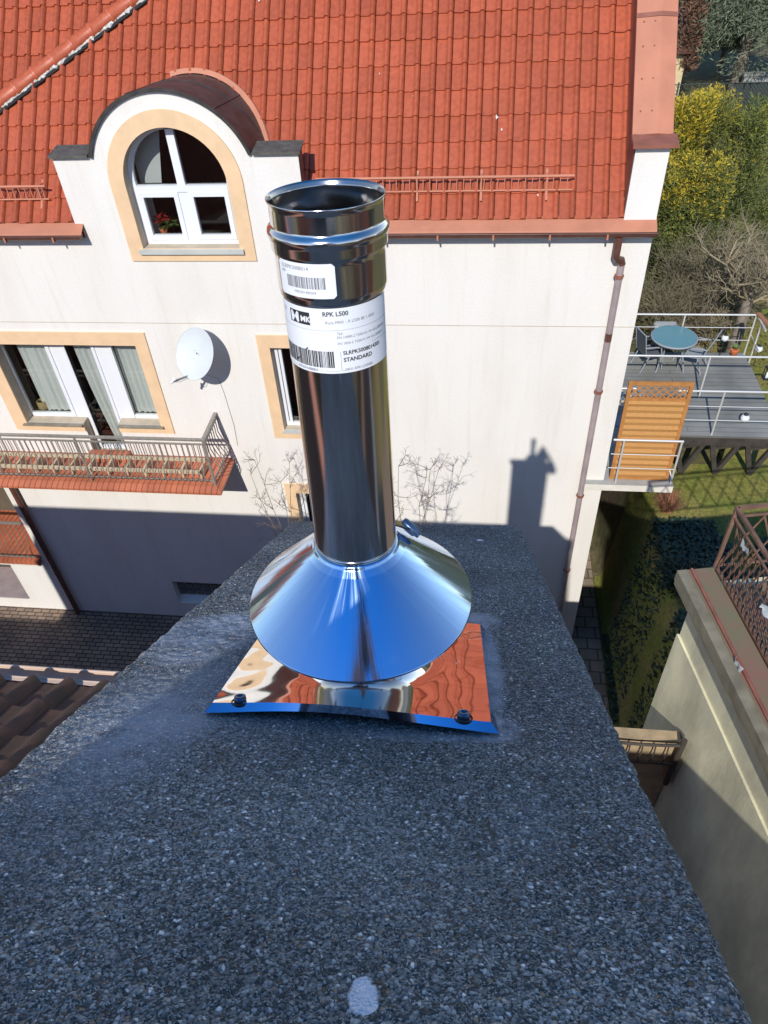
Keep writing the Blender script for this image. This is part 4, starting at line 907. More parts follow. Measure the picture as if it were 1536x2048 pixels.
soft('garden_cushion', (3.15, 12.5, DZ), .55, .4, .03, M['cushion'], 'flat lilac grey mat on the deck behind the lattice top', 'mat', 4)
b = MB(); b.box((2.46, 12.55, DZ), (2.98, 13.25, DZ + .34)); b.box((2.45, 12.53, DZ + .342), (3.0, 13.27, DZ + .38)); b.box((2.6, 12.538, DZ + .15), (2.85, 12.549, DZ + .18)); b.box((2.47, 12.56, DZ - .0), (2.5, 12.6, DZ + .1))
mat('beige_plastic', (.50, .46, .36), .6); tag(b.build('storage_box', M['beige_plastic']), 'beige plastic storage box on the deck against the white wall', 'storage box')

# ================================================================ PLANTS
def leaves(b, c0, r3, n, size, rn, up=.3, long=2.0, shell=.5):
    for _ in range(n):
        while True:
            q = Vector((rn.uniform(-1, 1), rn.uniform(-1, 1), rn.uniform(-1, 1)))
            if shell < q.length < 1 or (q.length < 1 and rn.random() < .25): break
        p = Vector((c0[0] + q.x * r3[0], c0[1] + q.y * r3[1], c0[2] + q.z * r3[2]))
        d = Vector((q.x + rn.uniform(-.7, .7), q.y + rn.uniform(-.7, .7), up + rn.uniform(-.6, .6))).normalized()
        s = d.cross(Vector((rn.uniform(-1, 1), rn.uniform(-1, 1), rn.uniform(-1, 1)))).normalized()
        L_ = size * rn.uniform(.6, 1.4)
        b.add([p - s * L_ * .28, p + d * L_ * long * .5 - s * L_ * .3, p + d * L_ * long, p + d * L_ * long * .5 + s * L_ * .3], [(0, 1, 2, 3)])
def lobes(cx_, cy_, z0, h, r_, n, rn, taper=.75):
    out = []
    for i in range(n):
        k = rn.random(); rr_ = r_ * (1 - taper * k); a = rn.uniform(0, 6.28); q = rn.uniform(.3, .95)
        out.append(((cx_ + math.cos(a) * rr_ * q, cy_ + math.sin(a) * rr_ * q, z0 + h * (.06 + .88 * k)), (r_ * .30 * rn.uniform(.6, 1.2), r_ * .30 * rn.uniform(.6, 1.2), h * .11 * rn.uniform(.7, 1.5))))
    return out
def conifer(x, y_top, Y, rpx, m_, lab, name='thuja', n=40, per=90, size=.11, seed=1, taper=.6, group=None, up=.6, m2=None, base=0.0, tips=.5, long=2.0):
    top = atY(x, y_top, Y); z0 = terrain(top.x, Y); h = top.z - z0; r_ = rpx * Y / F * 1.15
    rn = random.Random(seed); t = thing(name, lab, 'conifer', (top.x, Y, z0), group)
    b = MB(); b2 = MB()
    for c0, r3 in lobes(top.x, Y, z0 + h * base, h * (1 - base), r_, n, rn, taper):
        k = (c0[2] - z0) / h
        leaves(b, c0, r3, per, size, rn, up, long)
        if m2: leaves(b2, (c0[0], c0[1] - .04, c0[2] + r3[2] * .4), (r3[0] * 1.02, r3[1] * 1.02, r3[2] * .8), int(per * max(0, (k - tips)) * 2.2 * rn.uniform(.2, 1.6)), size, rn, up, long, .8)
    b.build('crown', m_, t)
    if b2.v: b2.build('golden_tips', m2, t)
    b = MB(); b.tube([(top.x, Y, z0 - .1), (top.x + .05, Y, z0 + h * .5), (top.x, Y, z0 + h * .93)], [r_ * .09, r_ * .05, .01], 7); b.build('trunk', M['bark'], t)
    return t
TG = dict(n=64, per=230, size=.042, long=2.4)
conifer(1378, 205, 21.5, 62, M['thuja_mix'], 'golden yellow thuja nearest the coping of the white house', seed=11, taper=.45, m2=M['thuja_gold'], tips=.5, **TG)
conifer(1440, 190, 23.0, 58, M['thuja_mix'], 'tallest golden tipped thuja in the middle of the conifer row', seed=12, taper=.4, m2=M['thuja_gold'], tips=.55, **TG)
conifer(1500, 215, 21.0, 60, M['thuja_green'], 'olive green thuja right of the golden ones', seed=13, taper=.35, m2=M['thuja_mix'], tips=.5, **TG)
conifer(1556, 205, 22.2, 62, M['thuja_green'], 'dark green thuja at the right edge of the photo', seed=14, taper=.35, **TG)
conifer(1352, 330, 20.3, 52, M['thuja_green'], 'lower mottled thuja between the house corner and the golden ones', seed=15, taper=.3, m2=M['thuja_gold'], tips=.6, **TG)
conifer(1415, 335, 20.0, 50, M['thuja_green'], 'bushy green thuja in front of the golden ones, above the bare shrub', seed=16, taper=.3, m2=M['thuja_gold'], tips=.6, **TG)
conifer(1352, 5, 47, 26, M['conifer_dark'], 'dark green conifer beyond the fence close to the roof coping', name='pine', n=40, per=90, size=.12, seed=21, taper=.6, base=.35)
conifer(1560, -190, 39, 120, M['spruce_blue'], 'large blue green spruce beyond the fence', name='blue_spruce', n=120, per=330, size=.062, long=3.6, seed=22, taper=.7, up=-.35, base=.22)
conifer(1485, -60, 42, 52, M['spruce_blue'], 'smaller blue green spruce left of the large one', name='blue_spruce', n=60, per=300, size=.062, long=3.6, seed=23, taper=.7, up=-.35, base=.25)
conifer(1408, -80, 37.5, 17, M['larch_brown'], 'reddish brown leafless larch beyond the fence', name='larch', n=60, per=120, size=.08, long=3, seed=24, taper=.4, base=.25)
for k, (x, y_, Y, rp, sd) in enumerate(((1300, -40, 62, 120, 31), (1700, -100, 64, 160, 32), (1450, -140, 68, 150, 33), (1580, -60, 60, 110, 34), (1380, -60, 72, 100, 35))):
    conifer(x, y_, Y, rp, M['conifer_dark'] if k % 2 else M['spruce_blue'], ['tall evergreen far behind the white house roof', 'far evergreen on the right beyond the spruces', 'tallest far evergreen filling the upper right corner', 'far dark evergreen behind the second spruce', 'far dark evergreen behind the leafless larch'][k], name='evergreen_tree', n=60, per=110, size=.2, seed=sd, taper=.6, group='evergreens beyond the fence')
def branch(b, p, d, L_, r_, lvl, rn, kids=4, spread=.7, droop=0, minr=.004, shrink=.62):
    pts = [p]; q = d.copy(); n = 4
    for i in range(n):
        q = (q + Vector((rn.uniform(-.18, .18), rn.uniform(-.18, .18), rn.uniform(-.12, .16) - droop))).normalized(); pts.append(pts[-1] + q * L_ / n)
    b.tube(pts, [max(minr, r_ * (1 - .5 * i / n)) for i in range(n + 1)], 5 if lvl > 1 else 3, cap=False)
    if lvl <= 0: return
    for k in range(kids):
        i = rn.randint(1, n); a = rn.uniform(0, 6.28); s1 = q.cross(Vector((.3, .2, 1))).normalized(); s2 = q.cross(s1)
        nd = (q * rn.uniform(.5, 1) + (s1 * math.cos(a) + s2 * math.sin(a)) * spread * rn.uniform(.6, 1.2)).normalized()
        branch(b, pts[i], nd, L_ * shrink * rn.uniform(.7, 1.2), max(minr, r_ * .55), lvl - 1, rn, kids, spread, droop, minr, shrink)
def bush(x, y, Y, h, m_, lab, n=8, lvl=3, seed=1, name='bare_shrub', spread=.75, kids=4, L0=.5, group=None, gz=None, minr=.004):
    base = atY(x, y, Y); z0 = terrain(base.x, Y) if gz is None else gz; rn = random.Random(seed); b = MB()
    for k in range(n):
        a = rn.uniform(0, 6.28); d = Vector((math.cos(a) * spread * .7, math.sin(a) * spread * .7, 1)).normalized()
        branch(b, Vector((base.x + rn.uniform(-.12, .12), Y + rn.uniform(-.12, .12), z0)), d, h * L0, .018, lvl, rn, kids, spread, minr=minr)
    return tag(b.build(name, m_), lab, 'shrub', group)
bush(1400, 560, 18.6, 2.6, M['twig'], 'leafless brown shrub in front of the thujas, close to the house', n=12, lvl=3, seed=41, kids=5)
bush(1490, 540, 18.0, 2.8, M['twig_light'], 'pale leafless shrub in front of the green thuja at the right', n=12, lvl=3, seed=42, kids=5)
bush(1340, 600, 17.4, 2.0, M['twig'], 'low leafless shrub by the corner of the white house', n=12, lvl=3, seed=43, kids=5)
bush(1420, 620, 17.0, 1.6, M['twig_light'], 'small leafless shrub behind the deck table', n=9, lvl=3, seed=44, kids=5)
for nm, x, y, Y, r3, mt, lab, sd in (('evergreen_bush', 1320, 590, 17.6, (1.2, .7, .7), 'leaf_litter', 'brownish evergreen bush behind the table near the wall', 51), ('evergreen_bush', 1400, 600, 18.3, (1.3, .6, .45), 'thuja_green', 'low green bush under the leafless shrubs', 52), ('ivy_bush', 1392, 1105, 9.0, (.5, .35, .28), 'ivy', 'dark ivy bush in the shade between the path and the iron lattice', 53), ('green_plant', 1287, 685, 15.4, (.35, .2, .35), 'plant_green', 'small green plant behind the dark garden chair', 54)):
    c0 = atY(x, y, Y); z0 = terrain(c0.x, Y); rn = random.Random(sd); b = MB()
    for k in range(14): leaves(b, (c0.x + rn.uniform(-.7, .7) * r3[0], Y + rn.uniform(-.7, .7) * r3[1], z0 + r3[2] * rn.uniform(.2, 1.1)), (r3[0] * .4, r3[1] * .5, r3[2] * .45), 130, .05, rn, .2)
    tag(b.build(nm, M[mt]), lab, 'bush')
# dry reddish grass clump in front of the side balcony
g0 = atZ(1333, 1020, GH); g0.z = terrain(g0.x, g0.y); b = MB(); rn = random.Random(61)
for k in range(420):
    a = rn.uniform(0, 6.28); t_ = rn.uniform(.1, .75); L_ = rn.uniform(.25, .5); p = g0 + Vector((rn.uniform(-.1, .1), rn.uniform(-.1, .1), 0)); q = p + Vector((math.cos(a) * t_, math.sin(a) * t_, 1)).normalized() * L_ * .6; e = q + Vector((math.cos(a) * (t_ + .5), math.sin(a) * (t_ + .5), .5)).normalized() * L_ * .5; s = Vector((-math.sin(a), math.cos(a), 0)) * .005
    b.add([p - s, p + s, q + s, q - s, e], [(0, 1, 2, 3), (3, 2, 4)])
tag(b.build('ornamental_grass', M['grass_red']), 'dry reddish ornamental grass clump on the lawn below the side balcony', 'grass clump')
# leaning fruit tree behind the deck
tb_ = atZ(1452, 742, GH); tt = thing('fruit_tree', 'leafless leaning fruit tree with thick trunk behind the deck', 'tree', (tb_.x, tb_.y, GH))
t1 = atY(1484, 640, tb_.y + .2); t2 = atY(1500, 590, tb_.y + .4); rn = random.Random(71)
b = MB(); b.tube([tb_ - Vector((.03, 0, .1)), tb_ + (t1 - tb_) * .5, t1, t2], [.17, .145, .125, .11], 12); b.build('trunk', M['bark'], tt)
b = MB()
for k in range(8):
    a = k * .8 + .3; d = Vector((math.cos(a) * .9, math.sin(a) * .7, .75)).normalized(); branch(b, t2 - Vector((0, 0, rn.uniform(0, .3))), d, 1.05, .045, 3, rn, 5, .8, 0, .004, .66)
b.build('branches', M['twig_light'], tt)
# thorny saplings between our roof and the wall, throwing shadows on it
for (x, y_tip, Y, nst, sd, lab) in ((578, 905, 8.7, 5, 81, 'bare thorny sapling seen left of the flue pipe in front of the low window'), (812, 905, 8.0, 6, 82, 'bare thorny sapling seen right of the flue pipe, its shadow on the wall')):
    base = atY(x, 1060, Y); rn = random.Random(sd); st = thing('thorny_sapling', lab, 'sapling', (base.x, Y, GZ), 'saplings by the house wall')
    b = MB(); topz = atY(x, y_tip, Y).z
    for k in range(nst):
        ox = rn.uniform(-.55, .75); cur = rn.uniform(1.6, 4); th = topz - rn.uniform(0, .7); P0 = Vector((base.x, Y, GZ)); pts = []
        for i in range(13):
            t_ = i / 12; pts.append(Vector((base.x + ox * t_ ** cur + rn.uniform(-.035, .035), Y + rn.uniform(-.02, .02) + .25 * (k % 3 - 1) * t_, GZ + (th - GZ) * t_)))
        b.tube(pts, [.016 * (1 - .8 * i / 12) for i in range(13)], 5, cap=False)
        for i in range(6, 13):
            for j in range(2):
                a = rn.uniform(0, 6.28); d = Vector((math.cos(a), math.sin(a) * .6, rn.uniform(.2, 1.1))).normalized()
                branch(b, pts[i], d, rn.uniform(.22, .5) * (1.25 - i / 18), .006, 2, rn, 3, .9, 0, .0023, .55)
    b.build('stems', M['sapling_bark'], st)
# chain-link fence, posts and far cream outbuilding, low wall
YF = 36.0; fz = GH; fn = thing('chain_link_fence', 'green chain link fence with dark screening across the garden end', 'fence', (12, YF, fz))
b = MB(); x0, x1 = 6.0, 19; ht = 1.15
k = x0
while k < x1: b.tube([(k, YF, fz), (min(k + ht, x1), YF, fz + min(ht, x1 - k))], .008, 3, cap=False); b.tube([(k + ht, YF, fz), (k, YF, fz + ht)], .008, 3, cap=False); k += .14
b.build('mesh_wire', M['fence_green'], fn)
b = MB(); b.box((10.35, YF + .03, fz + .05), (16, YF + .04, fz + ht - .02)); b.build('screening', M['fence_green'], fn)
for k in range(7): b = MB(); b.tube([(6 + k * 2.1, YF, fz), (6 + k * 2.1, YF, fz + ht + .08)], .035, 6); b.build('fence_post', M['fence_green'], fn)
b = MB(); b.tube([(x0, YF, fz + ht), (x1, YF, fz + ht)], .02, 5); b.build('top_rail', M['fence_green'], fn)
OY = 37.2; p0 = atY(1325, 160, OY); p1 = atY(1374, 104, OY); ou = thing('outbuilding', 'small cream outbuilding glimpsed beyond the fence', 'building', (p0.x, OY, GH))
b = MB(); b.box((p0.x - 3, OY, GH - .1), (p1.x, OY + 5, p1.z)); b.build('wall', M['cream_house'], ou)
b = MB(); b.add([(p0.x - 3.2, OY - .3, p1.z), (p1.x + .2, OY - .3, p1.z), (p1.x + .2, OY + 2.5, p1.z + 1.2), (p0.x - 3.2, OY + 2.5, p1.z + 1.2), (p1.x + .2, OY + 5.3, p1.z), (p0.x - 3.2, OY + 5.3, p1.z)], [(0, 1, 2, 3), (3, 2, 4, 5), (1, 4, 2)]); b.build('roof', M['gutter_brown'], ou)
b = MB(); b.box((p0.x - .1, OY - .03, GH + 1), (p0.x + .2, OY - .01, GH + 1.8)); b.build('window', M['room'], ou)
p0 = atY(1488, 158, 38); b = MB(); b.box((p0.x, 38, GH - .1), (p0.x + 8, 38.3, p0.z + .1)); b.box((p0.x - .05, 37.95, p0.z + .102), (p0.x + 8, 38.35, p0.z + .2)); tag(b.build('garden_wall', M['grey_concrete']), 'low grey garden wall with coping beyond the chain link fence', 'wall')
# ground litter in the beds
b = MB(); rn = random.Random(91)
for k in range(9000):
    Y = rn.uniform(15.2, 34); X = Y * rn.uniform(.24, .62); z0 = terrain(X, Y); a = rn.uniform(0, 6.28); L_ = rn.uniform(.03, .09); d = Vector((math.cos(a), math.sin(a), rn.uniform(.1, 1.2))).normalized() * L_; s = Vector((-math.sin(a), math.cos(a), .2)) * L_ * .35; p = Vector((X, Y, z0))
    b.add([p - s, p + s, p + d + s, p + d - s], [(0, 1, 2, 3)])
tag(b.build('leaf_litter', M['leaf_litter']), 'dry leaves and low weeds strewn over the garden beds', 'leaf litter', kind='stuff')
b = MB(); rn = random.Random(92)
for k in range(22000):
    if k % 2: Y = rn.uniform(7.5, 12.3); X = 3.02 + rn.random() ** 1.5 * 4
    else: Y = rn.uniform(15, 19); X = rn.uniform(5.6, 10)
    z0 = terrain(X, Y); a = rn.uniform(0, 6.28); L_ = rn.uniform(.02, .055); d = Vector((math.cos(a) * .6, math.sin(a) * .6, 1)).normalized() * L_; s = Vector((-math.sin(a), math.cos(a), 0)) * .006; p = Vector((X, Y, z0 - .01))
    b.add([p - s, p + s, p + d], [(0, 1, 2)])
tag(b.build('grass', M['lawn']), 'short patchy grass of the garden lawn', 'grass', kind='stuff')

b = MB(); rn = random.Random(93)  # dark ivy leaves added to deepen the shade on this bank
for k in range(30000):
    Y = rn.uniform(4.5, 10.6); X = 3.1 + rn.random() * 3.2
    if noise.noise((X * 1.1, Y * 1.1, 9)) < -.32: continue
    p = Vector((X, Y, terrain(X, Y) + rn.uniform(0, .12))); a = rn.uniform(0, 6.28); L_ = rn.uniform(.025, .06); d = Vector((math.cos(a), math.sin(a), rn.uniform(-.3, .8))) * L_ * 1.2; q = Vector((-math.sin(a), math.cos(a), rn.uniform(-.4, .4))) * L_ * .6
    b.add([p - d, p + q, p + d, p - q], [(0, 1, 2, 3)])
tag(b.build('shade_ivy_cover', M['ivy']), 'dark ivy ground cover added to deepen the shade on the bank between the houses', 'ivy', kind='stuff')

# ================================================================ NEIGHBOUR'S HOUSE ON THE RIGHT
KN = 1.31; NZ = -6.03; C0 = atZ(1357, 1141, NZ); e_ = Vector((-math.sin(rad(10.5)), math.cos(rad(10.5)), 0)); g_ = Vector((math.cos(rad(10.5)), math.sin(rad(10.5)), 0))
nb = thing('neighbour_house', 'cream walled neighbouring house with weathered brown ledge at the right edge', 'house', (C0.x + 1, C0.y - 2, GZ))
N_ = lambda a, c, z: C0 + e_ * (a * KN) + g_ * (c * KN) + Vector((0, 0, (z - NZ) * KN))     # along the wall (+ away), outward to the right, height
def nbox(b, a0, a1, c0, c1, z0, z1): return b.obox(N_((a0 + a1) / 2, (c0 + c1) / 2, (z0 + z1) / 2), e_ * KN * abs(a1 - a0) / 2, g_ * KN * abs(c1 - c0) / 2, Vector((0, 0, KN * abs(z1 - z0) / 2)))
b = MB(); nbox(b, -7.5, -.10, .14, 3.5, GZ - .2, NZ - .06); b.build('wall', M['neigh_wall'], nb)
zp = (onpl(1351, 1263, N_(0, .118, 0), g_).z - NZ) / KN + NZ
b = MB(); nbox(b, -7.5, -.09, .118, .139, GZ - .2, zp); b.build('plinth', M['neigh_wall'], nb)
b = MB(); nbox(b, -7.5, 0, .0, .285, NZ - .055, NZ); b.build('ledge', M['neigh_ledge'], nb)
b = MB(); nbox(b, -7.5, .0, -.012, .07, NZ - .11, NZ + .004); nbox(b, -7.5, 0, -.004, .02, NZ - .16, NZ - .112); b.build('edge_flashing', M['old_flash'], nb)
b = MB(); b.tube([N_(-.02, .095, NZ + .03), N_(-7.4, .095, NZ + .03)], .016, 8); b.build('rusty_pipe', M['rust_pipe'], nb)
for k in (1.6, 2.9): b = MB(); nbox(b, -k - .02, -k + .02, .075, .115, NZ + .0, NZ + .055); b.build('pipe_clip', M['black_plastic'], nb)
b = MB(); nbox(b, -7.5, -.2, .30, 3.5, NZ - .05, NZ - .01); b.build('terrace_floor', M['neigh_ledge'], nb)
# iron lattice railing with crossing bars
H = .66; b = MB(); c0 = .30
b.bar(N_(0, c0, NZ + H), N_(-6.5, c0, NZ + H), .035, .035); b.bar(N_(0, c0, NZ + H - .09), N_(-6.5, c0, NZ + H - .09), .02, .02); b.bar(N_(0, c0, NZ + .02), N_(-6.5, c0, NZ + .02), .03, .03); b.bar(N_(0, c0, NZ - .02), N_(0, c0, NZ + H), .035, .035, up=(0, 1, 0))
rl = b.build('lattice_railing', M['lattice'], nb); rn = random.Random(7)
b = MB()
for k in range(48):
    a = -.05 - k * .066
    b.bar(N_(a, c0 - .012, NZ + .03), N_(a - .16, c0 - .012, NZ + H - .1), .018, .006, up=g_); b.bar(N_(a - .16, c0 + .012, NZ + .03), N_(a, c0 + .012, NZ + H - .1), .018, .006, up=g_)
b.build('lattice_bars', M['lattice'], rl)
b = MB(); b.bar(N_(0, c0, NZ + H), N_(0, 3.2, NZ + H), .035, .035); b.bar(N_(0, c0, NZ + H - .09), N_(0, 3.2, NZ + H - .09), .02, .02); b.bar(N_(0, c0, NZ + .02), N_(0, 3.2, NZ + .02), .02, .02); rl2 = b.build('lattice_railing', M['lattice'], nb)
b = MB()
for k in range(12): c = .3 + k * .24; b.bar(N_(-.01, c, NZ + .03), N_(-.01, c + .24, NZ + H - .1), .02, .006, up=e_); b.bar(N_(.01, c + .24, NZ + .03), N_(.01, c, NZ + H - .1), .02, .006, up=e_)
b.build('lattice_bars', M['lattice'], rl2)
# unseen block behind the gap, added to shade the cream wall and path
b = MB(); hY = Vector((1.0, 0, 0))
hx0, hx1 = .78, 12.0; ry = -2.2; rz = GZ + .0
SH = -4.56          # height of the shade plane above Y = 0
rzt = SH + .8 * 2.2
b.add([(hx0, ry - 3.2, GZ), (hx1, ry - 3.2, GZ), (hx1, ry + 1.2, GZ), (hx0, ry + 1.2, GZ), (hx0, ry - 3.2, rzt - 2.2), (hx1, ry - 3.2, rzt - 2.2), (hx1, ry + 1.2, rzt - 1.0), (hx0, ry + 1.2, rzt - 1.0), (hx0, ry, rzt), (hx1, ry, rzt)], [(0, 1, 5, 4), (1, 2, 6, 9, 5), (2, 3, 7, 6), (3, 0, 4, 8, 7)]); b.build('shade_block_wall', M['plaster'], nb)
b = MB(); b.add([(hx0 - .1, ry - 3.4, rzt - 2.34), (hx1, ry - 3.4, rzt - 2.34), (hx1, ry, rzt + .02), (hx0 - .1, ry, rzt + .02), (hx1, ry + 1.3, rzt - 1.06), (hx0 - .1, ry + 1.3, rzt - 1.06)], [(0, 1, 2, 3), (3, 2, 4, 5)]); b.build('rear_roof', M['own_tile'], nb)
# scraps of pale cloth caught in the lattice
for k, (a, c, z, lab) in enumerate(((-.30, c0 - .03, NZ + H - .12, 'pale rag caught under the top rail of the iron lattice'), (-.75, c0 - .035, NZ + .38, 'pale rag hanging half way down the iron lattice'), (-.95, .08, NZ + .03, 'white scrap lying on the weathered ledge'))):
    b = MB(); rn = random.Random(k + 4); vs = []
    for i in range(5):
        for j in range(3): vs.append(N_(a + (i - 2) * .03 + rn.uniform(-.008, .008), c + rn.uniform(-.02, .01), z - (j - 1) * .03 + rn.uniform(-.012, .012)))
    b.add(vs, [(i * 3 + j, i * 3 + j + 1, i * 3 + j + 4, i * 3 + j + 3) for i in range(4) for j in range(2)], True); tag(b.build('rag', M['white_rag']), lab, 'rag')

# iron gate and sunlit landing down in the gap between the houses
gp = atZ(1255, 1452, -7.6); ge = N_(0, .03, 0); q1 = onpl(1368, 1492, N_(0, .08, 0), g_)
gt = thing('iron_gate', 'rusty iron gate with curled pickets spanning the sunlit gap between the houses', 'gate', ((gp.x + q1.x) / 2, gp.y, q1.z - 1))
dirg = Vector((1, .05, 0)); x0g, x1g = .75, q1.x - .02; yg = q1.y; zt = q1.z
b = MB(); pts = [(x0g + (x1g - x0g) * i / 8, yg, zt + .03 * math.sin(i * .8)) for i in range(9)]; b.tube(pts, .022, 6); b.bar((x0g, yg, zt - .42), (x1g, yg, zt - .42), .03, .03); b.tube([(x1g, yg, zt + .12), (x1g, yg, zt - .9)], .035, 8); b.build('frame', M['deck_post'], gt)
b = MB()
for k in range(12): xx = x0g + .05 + (x1g - x0g - .05) * k / 12; b.tube([(xx, yg, zt), (xx + .015, yg, zt - .2), (xx, yg, zt - .42)], .009, 5)
for k in range(5): xx = x0g + .1 + k * .22; b.tube([(xx + .05 * math.cos(a), yg, zt - .12 + .06 * math.sin(a)) for a in [i * .7 for i in range(10)]], .007, 5)
b.build('pickets', M['deck_post'], gt)
b = MB(); b.box((.74, yg + .10, GZ), (x1g + .02, yg + .20, zt - .10)); b.box((.74, yg + .08, zt - .099), (x1g + .02, yg + .22, zt - .06)); mat('tan_wall', (.40, .30, .18), .9, var=.2, vscale=5); tag(b.build('landing_wall', M['tan_wall']), 'tan landing wall behind the iron gate in the gap', 'wall')

# ================================================================ OUR OWN HOUSE (roof we stand on)
RY, RZ, OS = -.6, -1.86, rad(33.8)
own = thing('own_house', 'brown tiled roof below the concrete chimney at the lower left', 'house', (-5, 0, GZ))
osd = Vector((0, -math.cos(OS), math.sin(OS))); ond = Vector((0, math.sin(OS), math.cos(OS))); eo = Vector((.70, 2.33, RZ - math.tan(OS) * (2.33 - RY)))
nrow = int(((2.33 - RY) / math.cos(OS)) / .33) + 1
OPROF = [(0, .0), (.12, .004), (.28, .0), (.42, .006), (.55, .030), (.66, .052), (.76, .060), (.86, .052), (.94, .028), (1.0, .002)]
orf = roof_tiles('roof', eo - ond * .03, Vector((1, 0, 0)), osd, ond, 49, nrow, .235, .33, OPROF, lambda x, s: not (-1.0 < x < -.42 and s > 1.2), M['own_tile'], own, step=.03, seed=9)
b = MB(); u0 = eo - ond * .06; w0 = Vector((-11.5, 0, 0)); ln_ = (2.33 - RY) / math.cos(OS); b.quad(u0, u0 + osd * ln_, u0 + w0 + osd * ln_, u0 + w0)
bs = Vector((0, -math.cos(OS), -math.sin(OS))); r0_ = u0 + osd * ln_; b.quad(r0_, r0_ + w0, r0_ + w0 + bs * 5, r0_ + bs * 5); b.build('roof_deck', M['own_tile'], own)
mat('sunny_tile', (.30, .10, .055), .6, var=.2, vscale=4)  # lighter, redder copy of the roof tile, sunlight put into its colour
b = MB(); vs = []; nn = 98
for i in range(nn + 1):
    X = .70 - i * .1175; h = .05 * (i % 2); vs += [Vector((X, RY, RZ - .02 + h)), Vector((X, RY, RZ - .02 + h)) + bs * 5]
b.add(vs, [(2 * i, 2 * i + 2, 2 * i + 3, 2 * i + 1) for i in range(nn)], True); b.build('rear_roof', M['sunny_tile'], own)
b = MB()
for i in range(29): b.lathe((.72 - i * .4, RY, RZ - .035), (-1, 0, 0), [(0, .115), (.03, .125), (.42, .10)], 16)
b.build('ridge_tiles', M['own_tile'], own)
b = MB(); b.box((-10.7, -4.4, GZ), (.66, 2.1, -4.9)); b.add([(.66, 2.1, -4.9), (.66, -4.4, -4.9), (.66, RY, RZ - .12)], [(0, 1, 2)]); b.add([(-10.7, 2.1, -4.9), (-10.7, -4.4, -4.9), (-10.7, RY, RZ - .12)], [(0, 2, 1)]); b.build('wall', M['brick_own'], own)
b = MB(); ge_ = eo.copy(); b.tube([(.70, ge_.y + .05, ge_.z - .02), (-11, ge_.y + .05, ge_.z - .02)], .008, 6); b.box((-11, ge_.y + .02, ge_.z - .07), (.70, ge_.y + .055, ge_.z - .015)); vs = []
pr = [(ge_.y + .10 + .055 * math.cos(a), ge_.z - .07 + .055 * math.sin(a)) for a in [rad(180 + 20 * i) for i in range(10)]]
for X in (.70, -11): vs += [(X, y, z) for y, z in pr]
b.add(vs, [(i, i + 1, 10 + i + 1, 10 + i) for i in range(9)], True); b.tube([(.7, ge_.y + .157, ge_.z - .068), (-11, ge_.y + .157, ge_.z - .068)], .011, 6); b.build('gutter', M['own_gutter'], own)
# lower wing to the left, out of view, its roof shades the yard
b = MB(); b.box((-24, -4, GZ), (-10.75, 1.5, -7.2)); b.add([(-24, -4.2, -7.2), (-10.72, -4.2, -7.2), (-10.72, -1, -5.0), (-24, -1, -5.0), (-10.72, 1.8, -7.1), (-24, 1.8, -7.1)], [(0, 1, 2, 3), (3, 2, 4, 5), (1, 4, 2)]); b.build('lower_wing', M['brick_own'], own)

for k, (x, y, wx, wy, h, col_, lab) in enumerate(((-38, -8, 9, 8, 17, 'plaster', 'added pale gabled house across the roofs to the left, mirrored in the collar'), (-30, 22, 8, 9, 16, 'cream_house', 'added cream gabled house beyond the left end of the long white house'), (-20, -34, 12, 8, 17, 'brick_own', 'added brick gabled house behind the photographer to the left'), (4, -38, 11, 8, 16, 'plaster', 'added pale gabled house straight behind the photographer'), (27, -30, 12, 9, 17, 'cream_house', 'added cream gabled house behind the photographer to the right'), (36, -4, 9, 9, 18, 'brick_own', 'added brick gabled house to the right past the neighbour'), (44, 22, 9, 9, 17, 'plaster', 'added pale gabled house to the right beyond the garden'))):  # out-of-view houses added to block the pale horizon from the collar's reflection
    t = thing('blocker_house', lab, 'house', (x, y, GZ), 'houses added around the yard to hide the horizon glow'); e = h - 4.5
    b = MB(); b.box((x - wx, y - wy, GZ - .2), (x + wx, y + wy, GZ + e)); b.add([(x - wx, y - wy, GZ + e), (x - wx, y + wy, GZ + e), (x - wx, y, GZ + h - .1), (x + wx, y - wy, GZ + e), (x + wx, y + wy, GZ + e), (x + wx, y, GZ + h - .1)], [(0, 2, 1), (3, 4, 5)]); b.build('wall', M[col_], t)
    b = MB(); b.add([(x - wx - .4, y - wy - .4, GZ + e - .2), (x + wx + .4, y - wy - .4, GZ + e - .2), (x + wx + .4, y, GZ + h), (x - wx - .4, y, GZ + h), (x + wx + .4, y + wy + .4, GZ + e - .2), (x - wx - .4, y + wy + .4, GZ + e - .2)], [(0, 1, 2, 3), (3, 2, 4, 5)]); b.build('roof', M['sunny_tile'] if k % 2 else M['own_tile'], t)
    for q in range(4):
        for lv in (2, 5.5, 9):
            for sy_ in (-1, 1): xx = x - wx * .75 + q * wx * .5; b = MB(); b.box((xx - .6, y + sy_ * (wy + .02) - .02, GZ + lv), (xx + .6, y + sy_ * (wy + .02) + .02, GZ + lv + 1.5)); b.build('window', M['room'], t)
